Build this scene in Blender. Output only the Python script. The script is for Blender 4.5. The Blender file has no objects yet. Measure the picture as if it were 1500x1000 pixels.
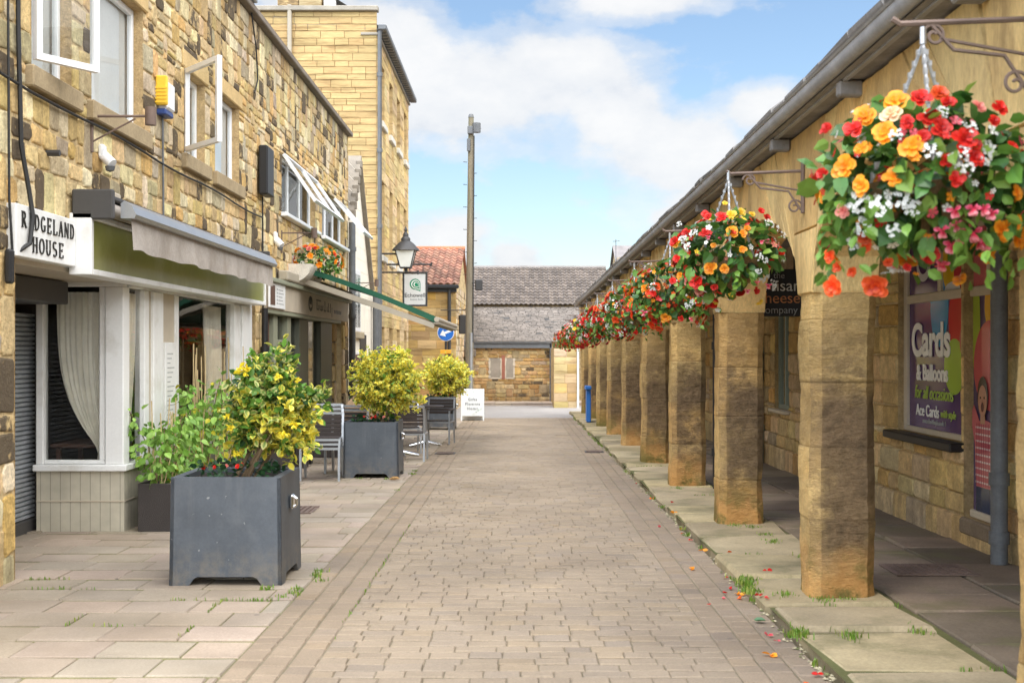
import bpy, math, random
import numpy as np
from mathutils import Vector, Matrix, noise as mnoise

R = math.radians
random.seed(7)
scene = bpy.context.scene
COL = scene.collection
ORI = {}
SLOPE = 0.0097
def G(y): return -SLOPE * min(y, 60.0)          # the street falls gently away from the camera

# ------------------------------------------------------------------ object helpers
def tag(o, label=None, cat=None, group=None, kind=None):
    if label: o['label'] = label
    if cat: o['category'] = cat
    if group: o['group'] = group
    if kind: o['kind'] = kind
    return o
def thing(name, label, cat, loc=(0, 0, 0), group=None, rz=0.0, parent=None):
    o = bpy.data.objects.new(name, None); COL.objects.link(o)
    o.location = loc; o.rotation_euler = (0, 0, rz); o.empty_display_size = .1
    ORI[o.name] = Vector(loc)
    return tag(o, label, cat, group)
def copy_tree(o, parent=None):
    c = o.copy(); COL.objects.link(c)
    if parent is not None: c.parent = parent
    ORI[c.name] = ORI.get(o.name, Vector())
    for ch in list(o.children): copy_tree(ch, c)
    return c

class MB:
    def __init__(s, col=(1, 1, 1)):
        s.v = []; s.f = []; s.c = []; s.m = []; s.col = col; s.mi = 0
    def add(s, vs, fs, col=None, cols=None, mi=None):
        o = len(s.v); s.v.extend(vs)
        s.c.extend(cols if cols is not None else [col or s.col] * len(vs))
        mi = s.mi if mi is None else mi
        for f in fs: s.f.append(tuple(i + o for i in f)); s.m.append(mi)
    def quad(s, a, b, c, d, col=None): s.add([a, b, c, d], [(0, 1, 2, 3)], col)
    def box(s, x0, x1, y0, y1, z0, z1, bev=0.0, col=None, M=None):
        if x0 > x1: x0, x1 = x1, x0
        if y0 > y1: y0, y1 = y1, y0
        if z0 > z1: z0, z1 = z1, z0
        lo = (x0, y0, z0); hi = (x1, y1, z1)
        if bev <= 0:
            vs = [(hi[0] if i & 1 else lo[0], hi[1] if i & 2 else lo[1], hi[2] if i & 4 else lo[2]) for i in range(8)]
            fs = [(0, 2, 3, 1), (4, 5, 7, 6), (0, 1, 5, 4), (2, 6, 7, 3), (0, 4, 6, 2), (1, 3, 7, 5)]
        else:
            bev = min(bev, .45 * min(x1 - x0, y1 - y0, z1 - z0))
            vs = []
            for i in range(8):
                b = (i & 1, (i >> 1) & 1, (i >> 2) & 1)
                for ax in range(3):
                    p = []
                    for k in range(3):
                        w = hi[k] if b[k] else lo[k]
                        if k != ax: w += -bev if b[k] else bev
                        p.append(w)
                    vs.append(tuple(p))
            fs = []
            def cn(b): return b[0] + 2 * b[1] + 4 * b[2]
            for ax in range(3):
                a, c = [k for k in range(3) if k != ax]
                for sd in (0, 1):
                    loop = []
                    for (p, q) in ((0, 0), (1, 0), (1, 1), (0, 1)):
                        b = [0, 0, 0]; b[ax] = sd; b[a] = p; b[c] = q; loop.append(cn(b) * 3 + ax)
                    if (sd == 0) == (ax != 1): loop.reverse()
                    fs.append(tuple(loop))
                for p in (0, 1):
                    for q in (0, 1):
                        b0 = [0, 0, 0]; b0[a] = p; b0[c] = q; b1 = list(b0); b1[ax] = 1
                        l = [cn(b0) * 3 + a, cn(b1) * 3 + a, cn(b1) * 3 + c, cn(b0) * 3 + c]
                        if (p == q) != (ax == 1): l.reverse()
                        fs.append(tuple(l))
            for i in range(8): fs.append((i * 3, i * 3 + 1, i * 3 + 2))
        if M is not None: vs = [tuple(M @ Vector(v)) for v in vs]
        s.add(vs, fs, col)
    def prism(s, poly, P, d0, d1, col=None, caps=True):
        n = len(poly)
        vs = [P(u, v, d0) for u, v in poly] + [P(u, v, d1) for u, v in poly]
        fs = [(i, (i + 1) % n, n + (i + 1) % n, n + i) for i in range(n)]
        if caps: fs += [tuple(range(n - 1, -1, -1)), tuple(range(n, 2 * n))]
        s.add(vs, fs, col)
    def tube(s, pts, r, n=8, caps=True, col=None, sq=False):
        pts = [Vector(p) for p in pts]; m = len(pts)
        rs = r if isinstance(r, (list, tuple)) else [r] * m
        t0 = (pts[1] - pts[0]).normalized()
        ref = Vector((0, 0, 1)) if abs(t0.z) < .9 else Vector((1, 0, 0))
        nx = t0.cross(ref).normalized(); vs = []
        ph = math.pi / 4 if sq else 0
        if sq: n = 4
        for i, p in enumerate(pts):
            t = (pts[min(i + 1, m - 1)] - pts[max(i - 1, 0)])
            t = t.normalized() if t.length > 1e-9 else t0
            nx = (nx - t * nx.dot(t))
            nx = nx.normalized() if nx.length > 1e-6 else t.orthogonal().normalized()
            ny = t.cross(nx)
            for k in range(n):
                a = 2 * math.pi * k / n + ph
                vs.append(tuple(p + (nx * math.cos(a) + ny * math.sin(a)) * rs[i] * (1.2 if sq else 1)))
        fs = []
        for i in range(m - 1):
            for k in range(n):
                k2 = (k + 1) % n
                fs.append((i * n + k, i * n + k2, (i + 1) * n + k2, (i + 1) * n + k))
        if caps: fs += [tuple(range(n - 1, -1, -1)), tuple((m - 1) * n + k for k in range(n))]
        s.add(vs, fs, col)
    def lathe(s, prof, c=(0, 0, 0), n=16, col=None, M=None):
        vs = []
        for (r, z) in prof:
            for k in range(n):
                a = 2 * math.pi * k / n
                p = Vector((r * math.cos(a), r * math.sin(a), z))
                if M is not None: p = M @ p
                vs.append((p.x + c[0], p.y + c[1], p.z + c[2]))
        fs = []
        for i in range(len(prof) - 1):
            for k in range(n):
                k2 = (k + 1) % n
                fs.append((i * n + k, i * n + k2, (i + 1) * n + k2, (i + 1) * n + k))
        s.add(vs, fs, col)
    def disc(s, P, cu, cv, ru, rv, d, n=28, col=None):
        vs = [P(cu + ru * math.cos(2 * math.pi * k / n), cv + rv * math.sin(2 * math.pi * k / n), d) for k in range(n)]
        s.add(vs, [tuple(range(n))], col)
    def build(s, name, mat, parent=None, loc=None, smooth=False, label=None):
        if parent is not None: org = ORI[parent.name]
        else: org = Vector(loc) if loc is not None else Vector()
        me = bpy.data.meshes.new(name)
        me.from_pydata([(p[0] - org.x, p[1] - org.y, p[2] - org.z) for p in s.v], [], s.f)
        at = me.color_attributes.new('Col', 'FLOAT_COLOR', 'POINT')
        buf = np.ones((len(s.v), 4), dtype=np.float32); buf[:] = np.array([tuple(c) + (1.,) if len(c) == 3 else tuple(c) for c in s.c], dtype=np.float32).reshape(-1, 4)
        at.data.foreach_set('color', buf.ravel())
        for m in (mat if isinstance(mat, (list, tuple)) else [mat]): me.materials.append(m)
        if any(s.m): me.polygons.foreach_set('material_index', s.m)
        if smooth:
            me.polygons.foreach_set('use_smooth', [True] * len(me.polygons))
            me.set_sharp_from_angle(angle=R(smooth if smooth > 1 else 40))
        me.update()
        o = bpy.data.objects.new(name, me); COL.objects.link(o)
        ORI[o.name] = org
        if parent is not None: o.parent = parent
        else: o.location = org
        if label: o['label'] = label
        return o

def frame(d, up=Vector((0, 0, 1))):
    d = Vector(d).normalized()
    x = d.cross(up)
    x = x.normalized() if x.length > 1e-4 else Vector((1, 0, 0))
    return x, d, x.cross(d)

def text(s, size, loc, rz, mat, parent, name='lettering', align='CENTER', ext=.003, bold=0.0, shear=0.0, sx=1.0, space=1.0):
    cu = bpy.data.curves.new(name, 'FONT'); cu.body = s; cu.size = size; cu.align_x = align; cu.align_y = 'CENTER'
    cu.extrude = ext; cu.offset = bold; cu.shear = shear; cu.space_character = space
    cu.materials.append(mat)
    tmp = bpy.data.objects.new(name, cu); COL.objects.link(tmp); bpy.context.view_layer.update()
    me = bpy.data.meshes.new_from_object(tmp.evaluated_get(bpy.context.evaluated_depsgraph_get())); bpy.data.objects.remove(tmp)
    if not me.materials: me.materials.append(mat)
    o = bpy.data.objects.new(name, me); COL.objects.link(o); ORI[o.name] = ORI[parent.name]
    o.rotation_euler = (R(90), 0, R(rz)); o.scale = (sx, 1, 1)
    o.parent = parent; o.location = Vector(loc) - ORI[parent.name]
    return o

# ------------------------------------------------------------------ materials
def nd(nt, t, **kw):
    n = nt.nodes.new(t)
    for k, v in kw.items(): setattr(n, k, v)
    return n
def mathn(nt, op, a, b=None, c=None, clamp=False):
    n = nd(nt, 'ShaderNodeMath', operation=op, use_clamp=clamp)
    for i, v in enumerate((a, b, c)):
        if v is None: continue
        if isinstance(v, (int, float)): n.inputs[i].default_value = v
        else: nt.links.new(v, n.inputs[i])
    return n.outputs[0]
def mixc(nt, fac, a, b, mode='MIX'):
    n = nd(nt, 'ShaderNodeMix', data_type='RGBA', blend_type=mode)
    for sock, v in ((n.inputs[0], fac), (n.inputs[6], a), (n.inputs[7], b)):
        if isinstance(v, (int, float)): sock.default_value = v
        elif isinstance(v, tuple): sock.default_value = (*v, 1) if len(v) == 3 else v
        else: nt.links.new(v, sock)
    return n.outputs[2]
def ramp(nt, fac, stops, interp='LINEAR'):
    n = nd(nt, 'ShaderNodeValToRGB'); n.color_ramp.interpolation = interp
    el = n.color_ramp.elements
    while len(el) < len(stops): el.new(.5)
    for e, (p, c) in zip(el, stops):
        e.position = p; e.color = (*c, 1) if isinstance(c, tuple) else (c, c, c, 1)
    nt.links.new(fac, n.inputs[0]); return n.outputs[0]
def noi(nt, vec, scale, detail=5, rough=.6, w=None):
    n = nd(nt, 'ShaderNodeTexNoise', noise_dimensions='3D')
    n.inputs['Scale'].default_value = scale; n.inputs['Detail'].default_value = detail; n.inputs['Roughness'].default_value = rough
    nt.links.new(vec, n.inputs['Vector']); return n.outputs[0]
def newmat(name):
    m = bpy.data.materials.new(name); m.use_nodes = True
    nt = m.node_tree; b = nt.nodes['Principled BSDF']
    return m, nt, b
def objvec(nt, stretch=(1, 1, 1), world=True):
    if world:
        g = nd(nt, 'ShaderNodeNewGeometry'); v = g.outputs['Position']
    else:
        t = nd(nt, 'ShaderNodeTexCoord'); v = t.outputs['Object']
    if stretch != (1, 1, 1):
        mp = nd(nt, 'ShaderNodeMapping'); mp.inputs['Scale'].default_value = stretch
        nt.links.new(v, mp.inputs[0]); v = mp.outputs[0]
    return v
def MAT(name, col=None, rough=.7, metal=0, var=.25, scale=3., fine=.15, fscale=40., bump=.2, bscale=60., bdist=.01, stain=None, stain_amt=0., stain_scale=1.3, spec=.4, world=True, stretch=(1, 1, 1), soot=None):
    m, nt, b = newmat(name); v = objvec(nt, stretch, world)
    if col is None:
        a = nd(nt, 'ShaderNodeAttribute', attribute_name='Col'); base = a.outputs['Color']
    else:
        rgb = nd(nt, 'ShaderNodeRGB'); rgb.outputs[0].default_value = (*col, 1); base = rgb.outputs[0]
    if var:
        f = ramp(nt, noi(nt, v, scale), [(.25, 1 - var), (.75, 1 + var)]); base = mixc(nt, 1., base, f, 'MULTIPLY')
    if fine:
        f = ramp(nt, noi(nt, v, fscale, 4, .7), [(.25, 1 - fine), (.75, 1 + fine)]); base = mixc(nt, 1., base, f, 'MULTIPLY')
    if stain:
        f = ramp(nt, noi(nt, v, stain_scale, 7, .65), [(.5, 0.), (.68, stain_amt)]); base = mixc(nt, f, base, stain)
    if soot:      # blackened faces: stones whose colour carries a low alpha wear a ragged dark crust
        iv = mathn(nt, 'SUBTRACT', 1., a.outputs['Alpha']); hv = mathn(nt, 'ADD', noi(nt, v, 9, 8, .7), mathn(nt, 'MULTIPLY', iv, .42))
        base = mixc(nt, ramp(nt, hv, [(.69, 0.), (.79, .93)]), base, soot)
    nt.links.new(base, b.inputs['Base Color'])
    b.inputs['Roughness'].default_value = rough; b.inputs['Metallic'].default_value = metal
    b.inputs['Specular IOR Level'].default_value = spec
    if bump:
        bp = nd(nt, 'ShaderNodeBump'); bp.inputs['Strength'].default_value = bump; bp.inputs['Distance'].default_value = bdist
        nt.links.new(noi(nt, v, bscale, 6, .65), bp.inputs['Height']); nt.links.new(bp.outputs[0], b.inputs['Normal'])
    return m
def flat(name, col, rough=.5, metal=0, var=.08, spec=.4): return MAT(name, col, rough, metal, var=var, fine=.06, bump=.05, spec=spec)
def leafmat(name, tr=.25):
    m, nt, b = newmat(name)
    a = nd(nt, 'ShaderNodeAttribute', attribute_name='Col')
    nt.links.new(a.outputs['Color'], b.inputs['Base Color']); b.inputs['Roughness'].default_value = .42
    b.inputs['Specular IOR Level'].default_value = .35
    t = nd(nt, 'ShaderNodeBsdfTranslucent'); nt.links.new(a.outputs['Color'], t.inputs[0])
    mx = nd(nt, 'ShaderNodeMixShader'); mx.inputs[0].default_value = tr
    nt.links.new(b.outputs[0], mx.inputs[1]); nt.links.new(t.outputs[0], mx.inputs[2])
    nt.links.new(mx.outputs[0], nt.nodes['Material Output'].inputs[0]); return m
def glassmat(name, base=.1, tint=(.96, .98, .97), rough=.02, fr=.9):
    m, nt, b = newmat(name)
    tr = nd(nt, 'ShaderNodeBsdfTransparent'); tr.inputs[0].default_value = (*tint, 1)
    gl = nd(nt, 'ShaderNodeBsdfGlossy'); gl.inputs['Roughness'].default_value = rough
    g = nd(nt, 'ShaderNodeNewGeometry')
    bp = nd(nt, 'ShaderNodeBump'); bp.inputs['Strength'].default_value = .03; bp.inputs['Distance'].default_value = .05
    nt.links.new(noi(nt, g.outputs['Position'], 1.5, 2), bp.inputs['Height']); nt.links.new(bp.outputs[0], gl.inputs['Normal'])
    lw = nd(nt, 'ShaderNodeLayerWeight'); lw.inputs[0].default_value = .25
    f = mathn(nt, 'MULTIPLY_ADD', lw.outputs['Fresnel'], fr, base, clamp=True)
    mx = nd(nt, 'ShaderNodeMixShader'); nt.links.new(f, mx.inputs[0])
    nt.links.new(tr.outputs[0], mx.inputs[1]); nt.links.new(gl.outputs[0], mx.inputs[2])
    nt.links.new(mx.outputs[0], nt.nodes['Material Output'].inputs[0]); return m
def cordmat(name, col, axis, freq, dark=.45):
    m, nt, b = newmat(name); v = objvec(nt)
    sp = nd(nt, 'ShaderNodeSeparateXYZ'); nt.links.new(v, sp.inputs[0])
    w = mathn(nt, 'FRACT', mathn(nt, 'MULTIPLY', sp.outputs[axis], freq))
    f = ramp(nt, w, [(.0, dark), (.06, 1.), (.94, 1.), (1., dark)])
    base = mixc(nt, 1., (*col, 1), f, 'MULTIPLY')
    g = ramp(nt, noi(nt, v, 5), [(.3, .85), (.7, 1.1)]); base = mixc(nt, 1., base, g, 'MULTIPLY')
    nt.links.new(base, b.inputs['Base Color']); b.inputs['Roughness'].default_value = .55; return m
def pillarmat():
    m, nt, b = newmat('weathered_pillar_stone'); v = objvec(nt)
    sp = nd(nt, 'ShaderNodeSeparateXYZ'); nt.links.new(v, sp.inputs[0])
    at = nd(nt, 'ShaderNodeAttribute', attribute_name='Col')
    base = mixc(nt, 1., at.outputs['Color'], ramp(nt, noi(nt, v, 3.2, 6, .7), [(.25, (.55, .5, .45)), (.5, (1., 1., 1.)), (.75, (1.35, 1.26, 1.1))]), 'MULTIPLY')
    # bedding layers
    mp = nd(nt, 'ShaderNodeMapping'); mp.inputs['Scale'].default_value = (1.6, 1.6, 4.5); nt.links.new(v, mp.inputs[0])
    base = mixc(nt, 1., base, ramp(nt, noi(nt, mp.outputs[0], 2.2, 6, .7), [(.3, .78), (.7, 1.15)]), 'MULTIPLY')
    base = mixc(nt, 1., base, ramp(nt, noi(nt, v, 55, 4, .7), [(.3, .8), (.7, 1.15)]), 'MULTIPLY')
    # dark soot patches on the middle of the shaft, weighted to paint shade onto the camera-facing sides
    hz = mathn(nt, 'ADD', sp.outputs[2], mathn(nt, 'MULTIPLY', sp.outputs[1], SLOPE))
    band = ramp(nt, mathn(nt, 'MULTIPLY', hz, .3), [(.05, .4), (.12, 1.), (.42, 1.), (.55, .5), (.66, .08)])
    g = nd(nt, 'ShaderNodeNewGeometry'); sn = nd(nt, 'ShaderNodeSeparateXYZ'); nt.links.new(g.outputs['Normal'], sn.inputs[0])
    faceY_shade = mathn(nt, 'MULTIPLY_ADD', mathn(nt, 'ABSOLUTE', sn.outputs[1]), .7, .3)
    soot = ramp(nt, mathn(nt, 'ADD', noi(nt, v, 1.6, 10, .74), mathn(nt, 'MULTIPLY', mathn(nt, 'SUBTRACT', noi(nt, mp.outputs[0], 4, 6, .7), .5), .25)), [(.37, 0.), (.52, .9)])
    f = mathn(nt, 'MULTIPLY', mathn(nt, 'MULTIPLY', soot, band), faceY_shade)
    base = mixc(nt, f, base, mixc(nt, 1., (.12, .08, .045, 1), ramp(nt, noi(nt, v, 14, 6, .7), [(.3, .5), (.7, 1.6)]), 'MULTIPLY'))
    orange = ramp(nt, mathn(nt, 'MULTIPLY', hz, .8), [(.12, .6), (.4, 0.)])
    base = mixc(nt, mathn(nt, 'MULTIPLY', orange, ramp(nt, noi(nt, v, 2.3, 4), [(.4, 0.), (.55, 1.)])), base, (.42, .2, .055))
    moss = ramp(nt, mathn(nt, 'MULTIPLY', hz, .8), [(.08, .85), (.42, 0.)])
    base = mixc(nt, mathn(nt, 'MULTIPLY', moss, ramp(nt, noi(nt, v, 1.9, 6, .7), [(.45, 0.), (.53, 1.)])), base, (.115, .11, .03))
    nt.links.new(base, b.inputs['Base Color']); b.inputs['Roughness'].default_value = .92; b.inputs['Specular IOR Level'].default_value = .2
    bp = nd(nt, 'ShaderNodeBump'); bp.inputs['Strength'].default_value = .8; bp.inputs['Distance'].default_value = .035
    nt.links.new(mathn(nt, 'ADD', noi(nt, v, 15, 8, .72), mathn(nt, 'MULTIPLY', noi(nt, mp.outputs[0], 7, 6, .7), .8)), bp.inputs['Height']); nt.links.new(bp.outputs[0], b.inputs['Normal'])
    return m

M = {}
M['rubble'] = MAT('rubble_stone', None, .92, var=.3, scale=9, fine=.3, fscale=42, bump=.75, bscale=22, bdist=.03, stain=(.26, .17, .07), stain_amt=.35, stain_scale=1.4, spec=.2, soot=(.085, .066, .048))
M['ashlar'] = MAT('ashlar_stone', None, .9, var=.22, scale=1.6, fine=.2, fscale=14, bump=.4, bscale=12, bdist=.02, stain=(.22, .14, .06), stain_amt=.8, stain_scale=1.5, spec=.2, stretch=(.6, .6, 6), soot=(.16, .11, .06))
M['arch'] = MAT('arch_stone', None, .92, var=.3, scale=2.2, fine=.25, fscale=22, bump=.55, bscale=18, bdist=.03, stain=(.17, .1, .045), stain_amt=.7, stain_scale=1.1, spec=.2, stretch=(2.6, 2.6, .8))
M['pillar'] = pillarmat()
M['dressed'] = MAT('dressed_stone', None, .9, var=.2, scale=4, fine=.2, fscale=40, bump=.3, bscale=40, spec=.2)
M['sett'] = MAT('concrete_setts', None, .88, var=.14, scale=.9, fine=.22, fscale=90, bump=.35, bscale=120, bdist=.006, stain=(.17, .13, .1), stain_amt=.3, stain_scale=.8, spec=.25)
M['slab'] = MAT('paving_slabs', None, .88, var=.16, scale=1.1, fine=.2, fscale=80, bump=.3, bscale=110, bdist=.006, stain=(.24, .19, .13), stain_amt=.5, stain_scale=.9, spec=.25)
M['flag'] = MAT('stone_flags', None, .85, var=.28, scale=2.0, fine=.2, fscale=50, bump=.4, bscale=30, bdist=.015, stain=(.13, .12, .055), stain_amt=.75, stain_scale=1.9, spec=.3)
M['asphalt'] = MAT('asphalt', (.3, .275, .25), .9, var=.15, scale=1.5, fine=.3, fscale=150, bump=.3, bscale=200)
M['earth'] = MAT('earth', (.12, .1, .07), .95, var=.3, scale=1.0, bump=.4, bscale=30)
M['pantile'] = MAT('red_pantile', None, .8, var=.2, scale=2, fine=.15, bump=.2)
M['slate'] = MAT('stone_slate', None, .88, var=.25, scale=3, fine=.2, bump=.35, bscale=40)
M['eaves_gutter'] = MAT('pale_grey_gutter', (.27, .27, .275), .5, var=.25, scale=4, bump=.1)
M['white'] = MAT('white_paint', (.8, .8, .78), .4, var=.06, scale=2, fine=.04, bump=.06, stain=(.52, .49, .42), stain_amt=.45, stain_scale=3.5)
M['upvc'] = MAT('white_plastic', (.82, .83, .84), .3, var=.03, fine=0, bump=0)
M['render_white'] = MAT('white_painted_stone', (.84, .78, .66), .8, var=.08, bump=.3, bscale=40)
M['tongue'] = cordmat('beige_boarding', (.5, .46, .36), 0, 11.)
M['tongueY'] = cordmat('beige_boarding_return', (.5, .46, .36), 1, 11.)
M['olive'] = MAT('olive_panel', (.21, .215, .045), .32, var=.22, scale=1.4, fine=.05, bump=.03, spec=.6, stain=(.38, .37, .2), stain_amt=.45, stain_scale=1.6)
M['sage'] = flat('sage_paint', (.26, .27, .19), .5)
M['darksage'] = flat('dark_sage_paint', (.1, .105, .075), .5)
M['cream'] = flat('cream_fascia', (.5, .43, .33), .55, var=.12)
M['brown'] = flat('brown_paint', (.11, .055, .035), .55)
M['black'] = flat('black_paint', (.015, .015, .016), .45)
M['iron'] = flat('dark_iron', (.05, .048, .047), .5, .3)
M['rust'] = flat('rusty_iron', (.17, .12, .095), .7, .2, var=.3)
M['steel'] = MAT('galvanised_steel', (.42, .43, .44), .42, .7, var=.12, bump=.05)
M['alu'] = MAT('brushed_aluminium', (.4, .41, .42), .38, .75, var=.06, fine=.05, bump=.03, world=False)
M['chrome'] = MAT('polished_metal', (.7, .71, .72), .15, 1., var=.02, fine=0, bump=0)
M['slat'] = MAT('dark_brown_slats', (.045, .033, .028), .55, var=.15, bump=.1, world=False)
M['planter'] = MAT('anthracite_metal', (.075, .086, .1), .5, .15, var=.22, scale=3.5, fine=.1, fscale=60, bump=.06, stain=(.13, .14, .15), stain_amt=.4, stain_scale=4., spec=.5)
M['wicker'] = MAT('dark_rattan', (.05, .042, .038), .7, var=.2, fine=.5, fscale=120, bump=.6, bscale=110, bdist=.01)
M['soil'] = MAT('soil', (.03, .022, .015), .95, var=.3, fine=.4, bump=.8, bscale=60)
M['shutter'] = MAT('grey_shutter', (.36, .38, .4), .5, .3, var=.2, scale=5, bump=.05)
M['darkgrey'] = flat('dark_grey_box', (.06, .057, .055), .5)
M['interior'] = flat('dark_interior', (.06, .052, .045), .9, var=.3)
M['sky_white'] = flat('reflected_sky_white', (.8, .8, .79), .9, var=.06)  # white for the sheets that imitate sky reflected in the upper panes
M['curtain'] = MAT('linen_curtain', (.95, .9, .8), .95, var=.12, scale=6, fine=.1, fscale=150, bump=.1, spec=.1)
M['canvas'] = MAT('grey_canvas', (.38, .34, .3), .95, var=.15, scale=5, fine=.12, bump=.15, spec=.1, stain=(.3, .25, .2), stain_amt=.5, stain_scale=4)
M['greencanvas'] = MAT('green_canvas', (.012, .085, .045), .75, var=.12, fine=.1, bump=.1)
M['beigebar'] = flat('beige_bar', (.36, .315, .24), .5)
M['gutter'] = MAT('grey_gutter', (.12, .125, .13), .5, var=.2, scale=5, bump=.1)
M['timber'] = MAT('weathered_timber', (.22, .205, .19), .85, var=.3, scale=6, bump=.4, bscale=30)
M['pole'] = MAT('pole_timber', (.2, .17, .12), .9, var=.3, scale=3, fine=.3, bump=.5, bscale=30, stretch=(4, 4, .3), stain=(.13, .15, .07), stain_amt=.5)
M['glass'] = glassmat('shop_glass', .06)
M['wglass'] = glassmat('window_glass', .12, fr=.6)
M['lampglass'] = MAT('frosted_lamp_glass', (.75, .75, .68), .25, var=.08, fine=0, bump=0)
M['leaf'] = leafmat('leaf')
M['petal'] = leafmat('petal_tissue', .3)
M['bark'] = MAT('bark', (.16, .11, .06), .9, var=.3, bump=.6, bscale=60)
M['cane'] = MAT('bamboo_cane', (.5, .38, .2), .7, var=.2, bump=.1)
M['coir'] = MAT('coir_liner', (.2, .13, .06), .95, var=.3, fine=.5, fscale=120, bump=.8, bscale=90)
M['grass'] = leafmat('grass_blade', .3)
M['yellowplastic'] = flat('yellow_plastic', (.85, .55, .05), .4)
M['blueplastic'] = flat('blue_plastic', (.03, .06, .2), .4)
M['signblue'] = flat('sign_blue', (.01, .13, .5), .4)
M['binblue'] = flat('bin_blue', (.02, .12, .38), .45)
M['orangeband'] = flat('orange_band', (.8, .4, .03), .5)
M['purple'] = MAT('purple_vinyl', (.085, .04, .13), .3, var=.1, fine=0, bump=0)
M['pic'] = MAT('printed_vinyl', None, .1, var=.05, fine=0, bump=0)
M['ink'] = flat('dark_ink', (.02, .018, .016), .5)
M['greyink'] = flat('grey_ink', (.35, .36, .36), .6)
M['whiteink'] = flat('white_ink', (.8, .79, .76), .5)
M['limeink'] = flat('lime_ink', (.36, .5, .08), .5)
M['orangeink'] = flat('orange_ink', (.65, .27, .1), .5)
M['greenink'] = flat('green_ink', (.0, .22, .1), .5)
M['sagepipe'] = flat('sage_pipe', (.2, .24, .2), .45)
M['cable'] = flat('black_cable', (.02, .02, .02), .6)
M['terracotta'] = flat('terracotta', (.4, .14, .06), .8)

# ------------------------------------------------------------------ masonry
def gold(rng, dark=.2, base=(.59, .43, .21), pale=(.69, .57, .35), orange=(.56, .365, .15), grey=(.45, .375, .25)):
    r = rng.random()
    if r < dark:
        k = rng.uniform(.85, 1.1); return (base[0] * k, base[1] * k, base[2] * k, rng.uniform(.0, .42))
    c = base if r < .55 else pale if r < .75 else orange if r < .87 else grey
    k = rng.uniform(.82, 1.18); return (c[0] * k, c[1] * k * rng.uniform(.95, 1.05), c[2] * k * rng.uniform(.85, 1.15))

def backing(mb, U0, U1, Z0, Z1, P, holes, d, col):
    us = sorted({U0, U1, *[min(max(h[i], U0), U1) for h in holes for i in (0, 1)]})
    zs = sorted({Z0, Z1, *[min(max(h[i], Z0), Z1) for h in holes for i in (2, 3)]})
    for a, b in zip(us, us[1:]):
        for c, e in zip(zs, zs[1:]):
            mu, mz = (a + b) / 2, (c + e) / 2
            if any(h[0] < mu < h[1] and h[2] < mz < h[3] for h in holes): continue
            mb.quad(P(a, c, d), P(b, c, d), P(b, e, d), P(a, e, d), col)

def stone(mb, P, a, b, c, e, col, rng, gap, dep, inset, jit, octo):
    a += gap / 2; b -= gap / 2; c += gap / 2; e -= gap / 2
    if b - a < .02 or e - c < .02: return
    def j(): return rng.uniform(-jit, jit)
    if octo:
        k = min(.25 * min(b - a, e - c), .035) * rng.uniform(.5, 1.1)
        ring = [(a + k, c), (b - k, c), (b, c + k), (b, e - k), (b - k, e), (a + k, e), (a, e - k), (a, c + k)]
    else: ring = [(a, c), (b, c), (b, e), (a, e)]
    ring = [(u + j(), z + j()) for u, z in ring]; n = len(ring)
    cu, cz = (a + b) / 2, (c + e) / 2
    i1 = min(inset, .3 * min(b - a, e - c))
    def ins(u, z, q): return (u - math.copysign(min(q, abs(u - cu)), u - cu), z - math.copysign(min(q, abs(z - cz)), z - cz))
    dd = dep * rng.uniform(.6, 1.3)
    tu, tz = rng.uniform(-.02, .02), rng.uniform(-.02, .02)
    vs = [P(u, z, -dep) for u, z in ring]
    r2 = [ins(u, z, i1 * .35) for u, z in ring]; vs += [P(u, z, dd * .6 - dep * .4) for u, z in r2]
    r3 = [ins(u, z, i1) for u, z in ring]; vs += [P(u, z, dd - dep * .3 + (u - cu) * tu + (z - cz) * tz) for u, z in r3]
    fs = [(i + m * n, (i + 1) % n + m * n, (i + 1) % n + (m + 1) * n, i + (m + 1) * n) for m in (0, 1) for i in range(n)]
    fs.append(tuple(range(2 * n, 3 * n)))
    mb.add(vs, fs, col)

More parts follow.
